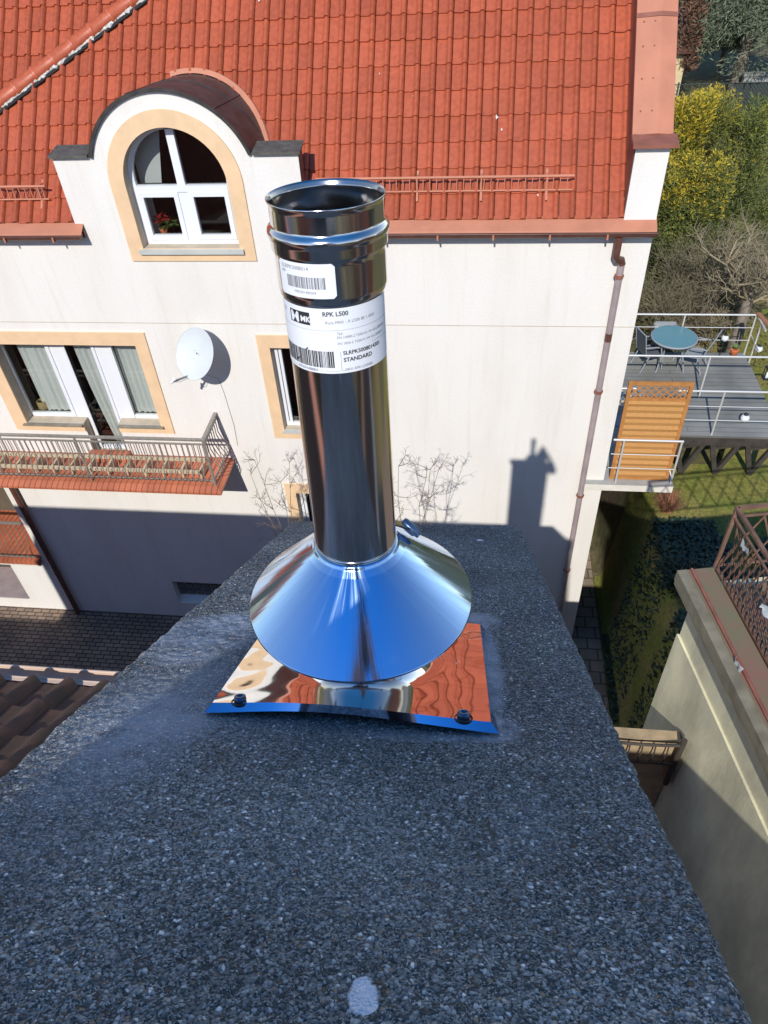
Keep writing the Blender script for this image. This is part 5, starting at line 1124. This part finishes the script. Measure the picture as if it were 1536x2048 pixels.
# ---------------------------------------------------------------- chimney with exposed-aggregate cap
cd = Vector((-0.02882306, 0.83044519, -0.55635422)); ce = Vector((0.99939822, 0.03468707, 0)); cnn = Vector((-0.0192983, 0.55601942, 0.83094524))
up_ = -(R @ Vector((876 - 768, 2950 - 1024, F))).normalized()
r_ = ray(715, 1118); PB = r_ * (.735 / (R.transposed() @ r_).z)
FD = .165; CO = PB - up_ * FD
CP = lambda u, v, h=0: CO + ce * u + cd * v + cnn * h
chim = thing('chimney', 'rough grey exposed aggregate concrete chimney top sloping away under the steel flue', 'chimney', (CO.x, CO.y - .1, RZ))
def cuv(x, y, h=0): q = onpl(x, y, CO + cnn * h, cnn) - CO; return q.dot(ce), q.dot(cd)
U0 = (cuv(370, 1220)[0] + cuv(60, 1500)[0]) / 2; U1 = (cuv(1160, 1290)[0] + cuv(1508, 2030)[0]) / 2; V0 = -.70; V1 = cuv(820, 1046)[1]; NU, NV = 190, 560
SMS = [(*cuv(x, y), ru, rv, k_) for x, y, ru, rv, k_ in ((400, 1275, .075, .10, .8), (470, 1240, .05, .04, .7), (330, 1400, .08, .15, .45), (250, 1480, .08, .12, .2), (975, 1330, .018, .17, .9), (955, 1240, .035, .04, .7), (985, 1455, .03, .03, .6), (880, 1475, .08, .012, .4), (560, 1450, .14, .05, .12), (120, 1620, .07, .1, .12), (700, 1700, .12, .08, .06), (1060, 1640, .03, .06, .12))]
PTS = [(*cuv(x, y), ru, rv) for x, y, ru, rv in ((726, 1992, .013, .019), (960, 1080, .009, .012))]
b = MB(); vs = []; smear = []; paint = []
for j in range(NV + 1):
    v = V0 + (V1 - V0) * j / NV
    for i in range(NU + 1):
        t_ = i / NU; el = .003 * noise.noise((v * 9, 1, 0)) + .0035 * noise.noise((v * 40, 5, 0)) + .002 * noise.noise((v * 120, 8, 0)); er = .0025 * noise.noise((v * 8, 11, 0)) - .006 * max(0, 1 - (V1 - v) / .03) ** 2 + .003 * noise.noise((v * 40, 15, 0)) + .002 * noise.noise((v * 120, 9, 0))
        ua, ub = U0 + el, U1 + er 
        u = ua + (ub - ua) * t_; vv = v + ((.006 * noise.noise((u * 12, 30, 0)) + .003 * noise.noise((u * 60, 33, 0))) if j > NV - 3 or j < 3 else 0)
        d_ = min(u - ua, ub - u, V1 - v); rnd = -.007 * max(0, 1 - d_ / .009) ** 2
        h = rnd + .0035 * noise.noise((u * 7, v * 7, 0)) + .0013 * noise.noise((u * 130, v * 130, 2)) + .0011 * noise.noise((u * 260, v * 260, 7))
        sm = 0; pt_ = 0
        for (pu, pv, ru, rv, k_) in SMS: sm += k_ * max(0, 1 - (((u - pu) / ru) ** 2 + ((v - pv) / rv) ** 2)) ** .7
        for (pu, pv, ru, rv) in PTS: pt_ = max(pt_, 1.25 - (((u - pu) / ru) ** 2 + ((v - pv) / rv) ** 2) * .8)
        smear.append(min(1, sm)); paint.append(max(0, min(1, pt_))); vs.append(CP(u, vv, h))
b.add(vs, [(j * (NU + 1) + i, j * (NU + 1) + i + 1, (j + 1) * (NU + 1) + i + 1, (j + 1) * (NU + 1) + i) for j in range(NV) for i in range(NU)], True)
ncap = len(b.v)
def skirt(idx):
    base = len(b.v); rows = 9; out = []
    for r in range(rows + 1):
        for q in idx:
            p = Vector(vs[q]); f_ = r / rows; o2 = .003 * noise.noise(p * 60 + Vector((0, 0, r * 3))) * (1 if r else 0); out.append(p - Vector((0, 0, .085 * f_)) + (ce * (1 if q % (NU + 1) > NU / 2 else -1)) * o2)
    n = len(idx); b.add(out, [(r * n + i, r * n + i + 1, (r + 1) * n + i + 1, (r + 1) * n + i) for r in range(rows) for i in range(n - 1)], True)
skirt([j * (NU + 1) for j in range(NV + 1)]); skirt([j * (NU + 1) + NU for j in range(NV + 1)]); skirt([NV * (NU + 1) + i for i in range(NU + 1)]); skirt(list(range(NU + 1)))
cap_ = b.build('cap', M['aggregate'], chim)
for nm, dat in (('smear', smear), ('paint', paint)):
    at = cap_.data.attributes.new(nm, 'FLOAT', 'POINT'); at.data.foreach_set('value', dat + [0.0] * (len(b.v) - ncap))
b = MB(); a0, a1 = CP(U0 + .03, V0 + .03, -.05), CP(U1 - .03, V1 - .05, -.05)
ps_ = [CP(U0 + .03, V0 + .03, -.06), CP(U1 - .03, V0 + .03, -.06), CP(U1 - .03, V1 - .03, -.06), CP(U0 + .03, V1 - .03, -.06)]; bt = [Vector((p.x, p.y, RZ - 2.2)) for p in ps_]
b.add(ps_ + bt, [(0, 1, 2, 3), (0, 4, 5, 1), (1, 5, 6, 2), (2, 6, 7, 3), (3, 7, 4, 0)]); b.build('shaft', M['brick_own'], chim)

# ---------------------------------------------------------------- stainless flue pipe with roof plate and storm collar
toc = (-PB - (-PB).dot(up_) * up_).normalized()         # from the pipe axis towards the camera
rgt = toc.cross(up_) * -1
if rgt.x < 0: rgt = -rgt
PT = lambda th, s, r_: PB + up_ * s + (toc * math.cos(th) + rgt * math.sin(th)) * r_
flue = thing('flue_pipe', 'polished stainless steel flue pipe with storm collar standing on the concrete chimney', 'flue pipe', PB - up_ * FD)
b = MB(); b.lathe(PB, up_, [(-.02, .0395), (.10, .039), (.24, .0388), (.2775, .0388)], 96); b.build('pipe', M['steel_pipe'], flue)
b = MB(); b.lathe(PB, up_, support([(.2755, .0389), (.2775, .0405), (.2815, .0414), (.3055, .0414), (.3085, .0418), (.3105, .0432), (.3180, .0436), (.3196, .0446), (.3220, .0449), (.3246, .0443), (.3260, .0422), (.3275, .0415), (.3400, .0415), (.3425, .0424), (.3442, .0430), (.3446, .0427)]), 96); b.build('socket', M['steel_socket'], flue)
steel('steel_inner', (.46, .45, .44), .15, wob=.2, wscale=30)
b = MB(); b.lathe(PB, up_, support([(.3446, .0427), (.3436, .0418), (.3405, .0405), (.3250, .0402), (.31, .0402), (.2790, .0398), (.2700, .0380), (.12, .0380)]), 96); b.build('inner_wall', M['steel_inner'], flue)
mat('inner_soot', (.03, .03, .03), .5)
b = MB(); b.lathe(PB, up_, [(.3150, .0350), (.3190, .0352), (.3203, .0362), (.3206, .0392), (.3215, .0401)], 64); b.build('inner_lip', M['steel_inner'], flue)
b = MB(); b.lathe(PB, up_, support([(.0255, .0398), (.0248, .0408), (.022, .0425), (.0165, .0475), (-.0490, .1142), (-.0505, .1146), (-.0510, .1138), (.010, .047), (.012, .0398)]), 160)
cone = b.build('storm_collar', M['steel_cone_sky_tint'], flue)
cone.data.transform(Matrix.Identity(4))
# foot under the collar
b = MB(); b.lathe(PB, up_, support([(-.02, .039), (-.05, .050), (-.085, .056), (-.185, .058)]), 72); b.build('foot', M['steel_socket'], flue)
# roof plate: arched sheet with a folded rim
PC = [cuv(425, 1404, .012), cuv(982, 1444, .012), cuv(960, 1247, .012), None]; PC[3] = (PC[0][0] - .004, PC[2][1] + .01)
def plate_pt(a, c, h=0):
    u = (PC[0][0] * (1 - a) + PC[1][0] * a) * (1 - c) + (PC[3][0] * (1 - a) + PC[2][0] * a) * c; v = (PC[0][1] * (1 - a) + PC[1][1] * a) * (1 - c) + (PC[3][1] * (1 - a) + PC[2][1] * a) * c
    arch = .006 * math.sin(math.pi * a) ** 1.3 + .0009 * math.sin(7 * a + 3 * c)
    P = CP(u, v, .0115 + arch + h); q = P - (PB - up_ * FD); rr_ = (q - q.dot(up_) * up_).length
    return P + cnn * .010 * math.exp(-(max(0, rr_ - .055) / .014) ** 2)
n = 70; vs = [plate_pt(i / n, j / n) for j in range(n + 1) for i in range(n + 1)]
b = MB(); b.add(vs, [(j * (n + 1) + i, j * (n + 1) + i + 1, (j + 1) * (n + 1) + i + 1, (j + 1) * (n + 1) + i) for j in range(n) for i in range(n)], True); pl = b.build('base_plate', M['steel_plate'], flue)
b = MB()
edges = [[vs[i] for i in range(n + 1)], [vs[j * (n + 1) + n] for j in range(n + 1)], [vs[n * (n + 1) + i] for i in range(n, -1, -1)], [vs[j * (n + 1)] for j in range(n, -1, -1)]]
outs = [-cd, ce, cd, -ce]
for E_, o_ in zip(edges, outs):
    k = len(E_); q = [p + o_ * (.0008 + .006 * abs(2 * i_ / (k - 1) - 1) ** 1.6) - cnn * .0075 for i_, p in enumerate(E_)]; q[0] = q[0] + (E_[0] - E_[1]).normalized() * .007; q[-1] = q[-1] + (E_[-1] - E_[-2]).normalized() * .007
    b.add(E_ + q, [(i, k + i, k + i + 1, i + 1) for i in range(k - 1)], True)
steel('steel_rim_sky_tint', (.42, .64, .95), .06); b.build('folded_rim', M['steel_rim_sky_tint'], flue)  # rim steel coloured blue to stand for reflected sky
# bolts
for (x, y) in ((480, 1391), (927, 1423)):
    c0 = onpl(x, y, CP(0, 0, .019), cnn)
    b = MB(); b.lathe(c0 - cnn * .007, cnn, [(0, .0060), (.004, .0060), (.0068, .0055), (.0068, .0032), (.0045, .003), (.0045, 0)], 24); bo = b.build('bolt', M['bolt_steel'], flue)
    b = MB(); b.lathe(c0 - cnn * .0075, cnn, [(0, .0088), (.0015, .0088), (.0024, .008)], 24); b.build('washer', M['black_plastic'], bo)
# worm-drive clamp of the collar
b = MB(); b.lathe(PB, up_, [(.0262, .0393), (.0262, .0399), (.0300, .0399), (.0300, .0393)], 96); cl = b.build('clamp_band', M['steel_pipe'], flue)
c0 = PB + (ray(822, 1057) * (.745 / (R.transposed() @ ray(822, 1057)).z) - PB); d0 = (rgt * .62 - up_ * .42 + toc * .5).normalized()
b = MB(); b.tube([c0 - d0 * .011, c0 - d0 * .009, c0 + d0 * .006, c0 + d0 * .007, c0 + d0 * .011], [.0045, .0055, .0055, .004, .0035], 14); b.build('clamp_screw', M['bolt_steel'], cl)
b = MB(); b.bar(c0 + d0 * .004 - toc * .004, PT(1.9, .032, .0402), .009, .002); b.build('clamp_tongue', M['steel_pipe'], cl)

# labels wrapped round the pipe
def wrap_patch(th0, th1, s0, s1, r_, m_, name, par, skew=None, n=40, corner=0):
    b = MB(); vs = []; k = 12
    for j in range(k + 1):
        s = s0 + (s1 - s0) * j / k
        ins = 0
        if corner:
            dd = min(s - s0, s1 - s)
            if dd < corner: ins = (corner - math.sqrt(max(0, corner ** 2 - (corner - dd) ** 2))) / r_
        for i in range(n + 1): th = th0 + ins + (th1 - th0 - 2 * ins) * i / n; vs.append(PT(th, s + (skew(th) if skew else 0), r_))
    b.add(vs, [(j * (n + 1) + i, j * (n + 1) + i + 1, (j + 1) * (n + 1) + i + 1, (j + 1) * (n + 1) + i) for j in range(k) for i in range(n)], True); return b.build(name, m_, par)
def rects(rs, r_, m_, name, par, skew=None):      # rs: (th, s, dth, ds)
    b = MB()
    for th, s, dt, ds_ in rs:
        k = max(1, int(abs(dt) / .06))
        for i in range(k):
            a0, a1 = th + dt * i / k, th + dt * (i + 1) / k; f0, f1 = (skew(a0), skew(a1)) if skew else (0, 0)
            b.quad(PT(a0, s + f0, r_), PT(a1, s + f1, r_), PT(a1, s + f1 + ds_, r_), PT(a0, s + f0 + ds_, r_))
    return b.build(name, m_, par)
def text(txt, th, s, size, r_, m_, par, skew=None, bold=0, sx=1.0):
    cu = bpy.data.curves.new('writing', 'FONT'); cu.body = txt; cu.size = size; cu.offset = bold; cu.resolution_u = 3
    to = bpy.data.objects.new('writing', cu); col.objects.link(to); dg = bpy.context.evaluated_depsgraph_get(); me = bpy.data.meshes.new_from_object(to.evaluated_get(dg)); bpy.data.objects.remove(to); bpy.data.curves.remove(cu)
    b = MB(); vs = []
    for v in me.vertices: a = th + v.co.x * sx / r_; vs.append(PT(a, s + v.co.y + (skew(a) if skew else 0), r_))
    b.add(vs, [tuple(p.vertices) for p in me.polygons]); bpy.data.meshes.remove(me); return b.build('printed_text', m_, par)
rn = random.Random(77)
def bars(th0, th1, s, ds_):
    out = []; th = th0
    while th < th1: wd = rn.choice((.008, .012, .02, .028)); out.append((th, s, wd, ds_)); th += wd + rn.choice((.008, .012, .018))
    return out
R1 = .0419; SK1 = lambda th: -.0006 * th
lb1 = wrap_patch(-1.10, .045, .2835, .3085, R1, M['label_white'], 'small_label', flue, corner=.0022)
text('SLRPK5008014', -1.0, .3035, .0040, R1 + .0002, M['ink_grey'], lb1); text('801', -1.0, .3003, .0028, R1 + .0002, M['ink_grey'], lb1)
rects(bars(-.88, -.13, .2905, .0085), R1 + .0002, M['ink_grey'], 'barcode', lb1); text('5902201400204', -.74, .2868, .0028, R1 + .0002, M['ink_grey'], lb1)
R2 = .0394; LT, LBt = .2752, .2233
lb2 = wrap_patch(-1.62, 1.28, LBt, LT, R2, M['label_white'], 'large_label', flue, corner=.003, n=80)
R2b = R2 + .0002
rects([(-1.02, LT - .0135, .50, .0098)], R2b, M['ink'], 'logo_block', lb2)
# white emblem: two facing wedges like a bow tie, and the letters MK
b = MB()
def L2(x, y): return PT(-1.02 + x * .50, LT - .0135 + y * .0098, R2b + .0002)
for tri in (((.08, .85), (.26, .62), (.26, .38), (.08, .15)), ((.50, .85), (.32, .62), (.32, .38), (.50, .15)), ((.22, .58), (.36, .58), (.36, .42), (.22, .42)), ((.08, .85), (.16, .95), (.26, .66), (.26, .5)), ((.50, .85), (.42, .95), (.32, .66), (.32, .5)), ((.08, .15), (.16, .05), (.26, .34), (.26, .5)), ((.50, .15), (.42, .05), (.32, .34), (.32, .5))): b.add([L2(*q) for q in tri], [(0, 1, 2, 3)])
b.build('logo_emblem', M['label_white'], lb2)
text('MK', -1.02 + .29, LT - .0112, .0062, R2b + .0002, M['label_white'], lb2, bold=.0002)
text('CE', -1.30, LT - .0075, .0042, R2b, M['ink_grey'], lb2)
text('RPK L500', -.26, LT - .0058, .0048, R2b, M['ink'], lb2, bold=.0001)
text('Rura MKK - R L500 80 1.4301', -.22, LT - .0118, .0033, R2b, M['ink_grey'], lb2)
text('Typ:', -.02, LT - .0202, .0028, R2b, M['ink_grey'], lb2); text('EN 14989-2 T200-N1-W-V2-L50040-O', -.02, LT - .0236, .0028, R2b, M['ink_grey'], lb2); text('EN 1856-2 T200-P1-W-V2-L50040 O', -.02, LT - .0284, .0028, R2b, M['ink_grey'], lb2)
text('SLRPK5008014301', .07, LT - .0368, .0044, R2b, M['ink'], lb2, bold=.0001); text('STANDARD', .07, LT - .0425, .0046, R2b, M['ink'], lb2, bold=.00012); text('MKK-RPK-L500/80', .09, LT - .0500, .0030, R2b, M['ink_grey'], lb2)
rects([(-1.5, LT - .0170, 2.7, .0002), (-1.5, LT - .0325, .45, .0002), (.70, LT - .0315, .5, .0002), (.02, LT - .0495, .006, .0155), (-1.4, LT - .0498, 1.55, .0002)], R2b, M['ink_grey'], 'ruled_line', lb2)
rects(bars(-1.38, -.12, LT - .0470, .0135), R2b, M['ink'], 'barcode', lb2); text('5902201400204', -.95, LT - .0503, .0030, R2b, M['ink_grey'], lb2); text('1.4301', -.72, LT - .0515 + .001, .0030, R2b, M['ink_grey'], lb2)
b = MB(); b.add([PT(-.98, LT - .0445, R2b + .0002), PT(-.95, LT - .0450, R2b + .0002), PT(-.62, LT - .032, R2b + .0002), PT(-.64, LT - .0315, R2b + .0002)], [(0, 1, 2, 3)]); b.build('scratch', M['ink'], lb2)

# ================================================================ PHOTOGRAPHER, standing behind the chimney on the ridge (seen in the steel)
def skinned(name, nodes, edges, m_, par, sub=2):
    base = wloc(par) if par else Vector((0, 0, 0)); me = bpy.data.meshes.new(name); names = list(nodes)
    me.from_pydata([tuple(Vector(nodes[k][0]) - base) for k in names], [(names.index(a), names.index(c)) for a, c in edges], [])
    o = bpy.data.objects.new(name, me); col.objects.link(o)
    if par: o.parent = par
    md = o.modifiers.new('skin', 'SKIN'); md.use_smooth_shade = True; me.skin_vertices.new() if not me.skin_vertices else None
    for i, k in enumerate(names): r = nodes[k][1]; me.skin_vertices[0].data[i].radius = r if isinstance(r, tuple) else (r, r)
    me.skin_vertices[0].data[0].use_root = True
    s = o.modifiers.new('sub', 'SUBSURF'); s.levels = sub; s.render_levels = sub
    dg = bpy.context.evaluated_depsgraph_get(); dg.update(); ev = o.evaluated_get(dg); nm = bpy.data.meshes.new_from_object(ev); o.modifiers.clear(); o.data = nm; nm.materials.clear(); nm.materials.append(m_)
    for p in nm.polygons: p.use_smooth = True
    return o
PX, PY, PZ = -.13, -.33, .10         # head centre; leaning over the chimney, left of the lens
gz_ = -1.66; HO = .11
pers = thing('person', 'person in a dark navy jacket and maroon trousers holding up a phone behind the chimney', 'person', (PX, PY - .2, gz_))
q_ = lambda x, y, z: (PX + x, PY + y, PZ + z)
bn = {'pelvis': (q_(0, -.22, -.86), (.15, .11)), 'waist': (q_(0, -.20, -.68), (.14, .10)), 'chest': (q_(0, -.10, -.42), (.17, .12)), 'neck0': (q_(.03, -.05, -.22), (.09, .08)), 'neck': (q_(.07, -.02, -.14), .07), 'head0': (q_(HO, 0, -.07), (.07, .08)), 'head': (q_(HO, .01, .0), (.084, .10)), 'crown': (q_(HO, -.005, .06), (.06, .07))}
ed = [('pelvis', 'waist'), ('waist', 'chest'), ('chest', 'neck0'), ('neck0', 'neck'), ('neck', 'head0'), ('head0', 'head'), ('head', 'crown')]
HP = {-1: (-.095, -.075, -.045), 1: (.095, -.075, -.045)}
ELB = {-1: q_(-.27, -.02, -.33), 1: q_(.33, -.04, -.33)}
for s_, nm in ((-1, 'l'), (1, 'r')):
    h_ = HP[s_]
    bn.update({nm + 'sh': (q_(s_ * .19, -.05, -.16), .07), nm + 'el': (ELB[s_], .05), nm + 'wr': ((h_[0] + s_ * .03, h_[1] - .04, h_[2] - .05), .03), nm + 'pa': (h_, (.03, .018)),
               nm + 'hip': (q_(s_ * .10, -.22, -.95), .10), nm + 'kn': (q_(s_ * .13, -.12, -1.32), .065), nm + 'an': (q_(s_ * .13, -.24, -1.66), .045), nm + 'ft': ((PX + s_ * .14, PY - .13, gz_ + .03), (.04, .03))})
    ed += [('neck0', nm + 'sh'), (nm + 'sh', nm + 'el'), (nm + 'el', nm + 'wr'), (nm + 'wr', nm + 'pa'), ('pelvis', nm + 'hip'), (nm + 'hip', nm + 'kn'), (nm + 'kn', nm + 'an'), (nm + 'an', nm + 'ft')]
skinned('body', bn, ed, M['skin'], pers)
jk = {'hem': (q_(0, -.22, -.86), (.18, .14)), 'mid': (q_(0, -.17, -.62), (.18, .14)), 'chest': (q_(0, -.09, -.40), (.21, .16)), 'col': (q_(0, -.05, -.20), (.12, .11)), 'collar': (q_(.06, -.03, -.13), (.08, .08))}
je = [('hem', 'mid'), ('mid', 'chest'), ('chest', 'col'), ('col', 'collar')]
for s_, nm in ((-1, 'l'), (1, 'r')):
    h_ = HP[s_]; jk.update({nm + 's': (q_(s_ * .20, -.05, -.155), .085), nm + 'e': (ELB[s_], .075), nm + 'w': ((h_[0] + s_ * .045, h_[1] - .06, h_[2] - .075), .045)}); je += [('col', nm + 's'), (nm + 's', nm + 'e'), (nm + 'e', nm + 'w')]
skinned('jacket', jk, je, M['navy_jacket'], pers)
tr_ = {'w': (q_(0, -.22, -.88), (.165, .125))}; te_ = []
for s_, nm in ((-1, 'l'), (1, 'r')):
    tr_.update({nm + 'h': (q_(s_ * .10, -.22, -.97), .115), nm + 'k': (q_(s_ * .13, -.12, -1.32), .08), nm + 'a': (q_(s_ * .13, -.24, -1.62), .065)}); te_ += [('w', nm + 'h'), (nm + 'h', nm + 'k'), (nm + 'k', nm + 'a')]
skinned('trousers', tr_, te_, M['maroon_trousers'], pers)
for s_ in (-1, 1): skinned('boot', {'a': (q_(s_ * .13, -.24, -1.64), .06), 'b': ((PX + s_ * .13, PY - .25, gz_ + .04), .05), 'c': ((PX + s_ * .14, PY - .10, gz_ + .03), (.045, .035))}, [('a', 'b'), ('b', 'c')], M['boot'], pers, 1)
n = 12; b = MB(); hc = Vector(q_(HO, -.015, .035)); vs = []
for i in range(n + 1):
    for k in range(20):
        th = 1.9 * i / n; ph = 2 * math.pi * k / 20; q = Vector((math.sin(th) * math.cos(ph) * .088, math.sin(th) * math.sin(ph) * .105 - .012, math.cos(th) * .105)); q = q * (1 + .04 * noise.noise(q * 40)); vs.append(hc + Matrix.Rotation(.55, 3, 'X') @ q)
b.add(vs, [(i * 20 + k, i * 20 + (k + 1) % 20, (i + 1) * 20 + (k + 1) % 20, (i + 1) * 20 + k) for i in range(n) for k in range(20)], True); b.build('hair', M['hair'], pers)
for s_ in (-1, 1): b = MB(); b.lathe(q_(HO + s_ * .032, .097, .01), (0, 1, 0), [(-.012, .001), (-.006, .011), (0, .012), (.006, .008), (.009, 0)], 12); b.build('eye', M['lamp_white'], pers)
skinned('nose', {'a': (q_(HO, .098, .025), .010), 'b': (q_(HO, .118, -.015), .014)}, [('a', 'b')], M['skin'], pers, 1)
b = MB(); b.tube([q_(HO - .022, .093, -.048), q_(HO, .10, -.05), q_(HO + .022, .093, -.048)], .006, 6); b.build('mouth', M['maroon_trousers'], pers)
for s_ in (-1, 1): b = MB(); b.lathe(q_(HO + s_ * .083, 0, .005), (s_, 0, 0), [(0, .026), (.01, .03), (.014, .02), (.01, .0)], 12); b.build('ear', M['skin'], pers)
b = MB(); b.box((PX - .4, PY - .36, gz_ - .035), (PX + .4, PY - .02, gz_ - .004))
for xx in (-.35, .35): b.bar((PX + xx, PY - .3, gz_ - .03), (PX + xx, PY - .3, RZ - .12), .03, .03); b.bar((PX + xx, PY - .05, gz_ - .03), (PX + xx, PY - .05, RZ - .2), .03, .03)
b.build('roof_step', M['galv'], own)
# phone behind the lens, with five fingers of each hand closed on its edges
vx, vy, vz = R.col[0].normalized(), -R.col[1].normalized(), R.col[2].normalized()
ph_c = -vz * .022 - vy * .018
b = MB(); b.obox(ph_c, vx * .037, vy * .078, vz * .0045); tag(b.build('phone', M['phone_body']), 'slim black phone held up at the camera position by the photographer', 'phone')
for s_ in (-1, 1):
    palm = Vector(HP[s_])
    for f in range(4):
        root = palm + vy * (.022 - .017 * f) + vx * (-s_ * .004); tip = ph_c + vx * s_ * (.028 - .003 * f) + vy * (.02 - .019 * f) + vz * (.011); mid = ph_c + vx * s_ * .052 + vy * (.022 - .019 * f) + vz * .006
        skinned('finger', {'a': (root, .010), 'b': (root.lerp(mid, .6), .0095), 'c': (mid, .009), 'd': (tip, .0075)}, [('a', 'b'), ('b', 'c'), ('c', 'd')], M['skin'], pers, 1)
    root = palm - vy * .02; tip = ph_c + vx * s_ * .018 - vy * .05 - vz * .012; mid = ph_c + vx * s_ * .045 - vy * .045 - vz * .012
    skinned('thumb', {'a': (root, .012), 'b': (mid, .0105), 'c': (tip, .009)}, [('a', 'b'), ('b', 'c')], M['skin'], pers, 1)

# ---------------------------------------------------------------- lift everything so the yard lies at height 0
for o in list(S.objects):
    if o.parent is None: o.location.z += -GZ
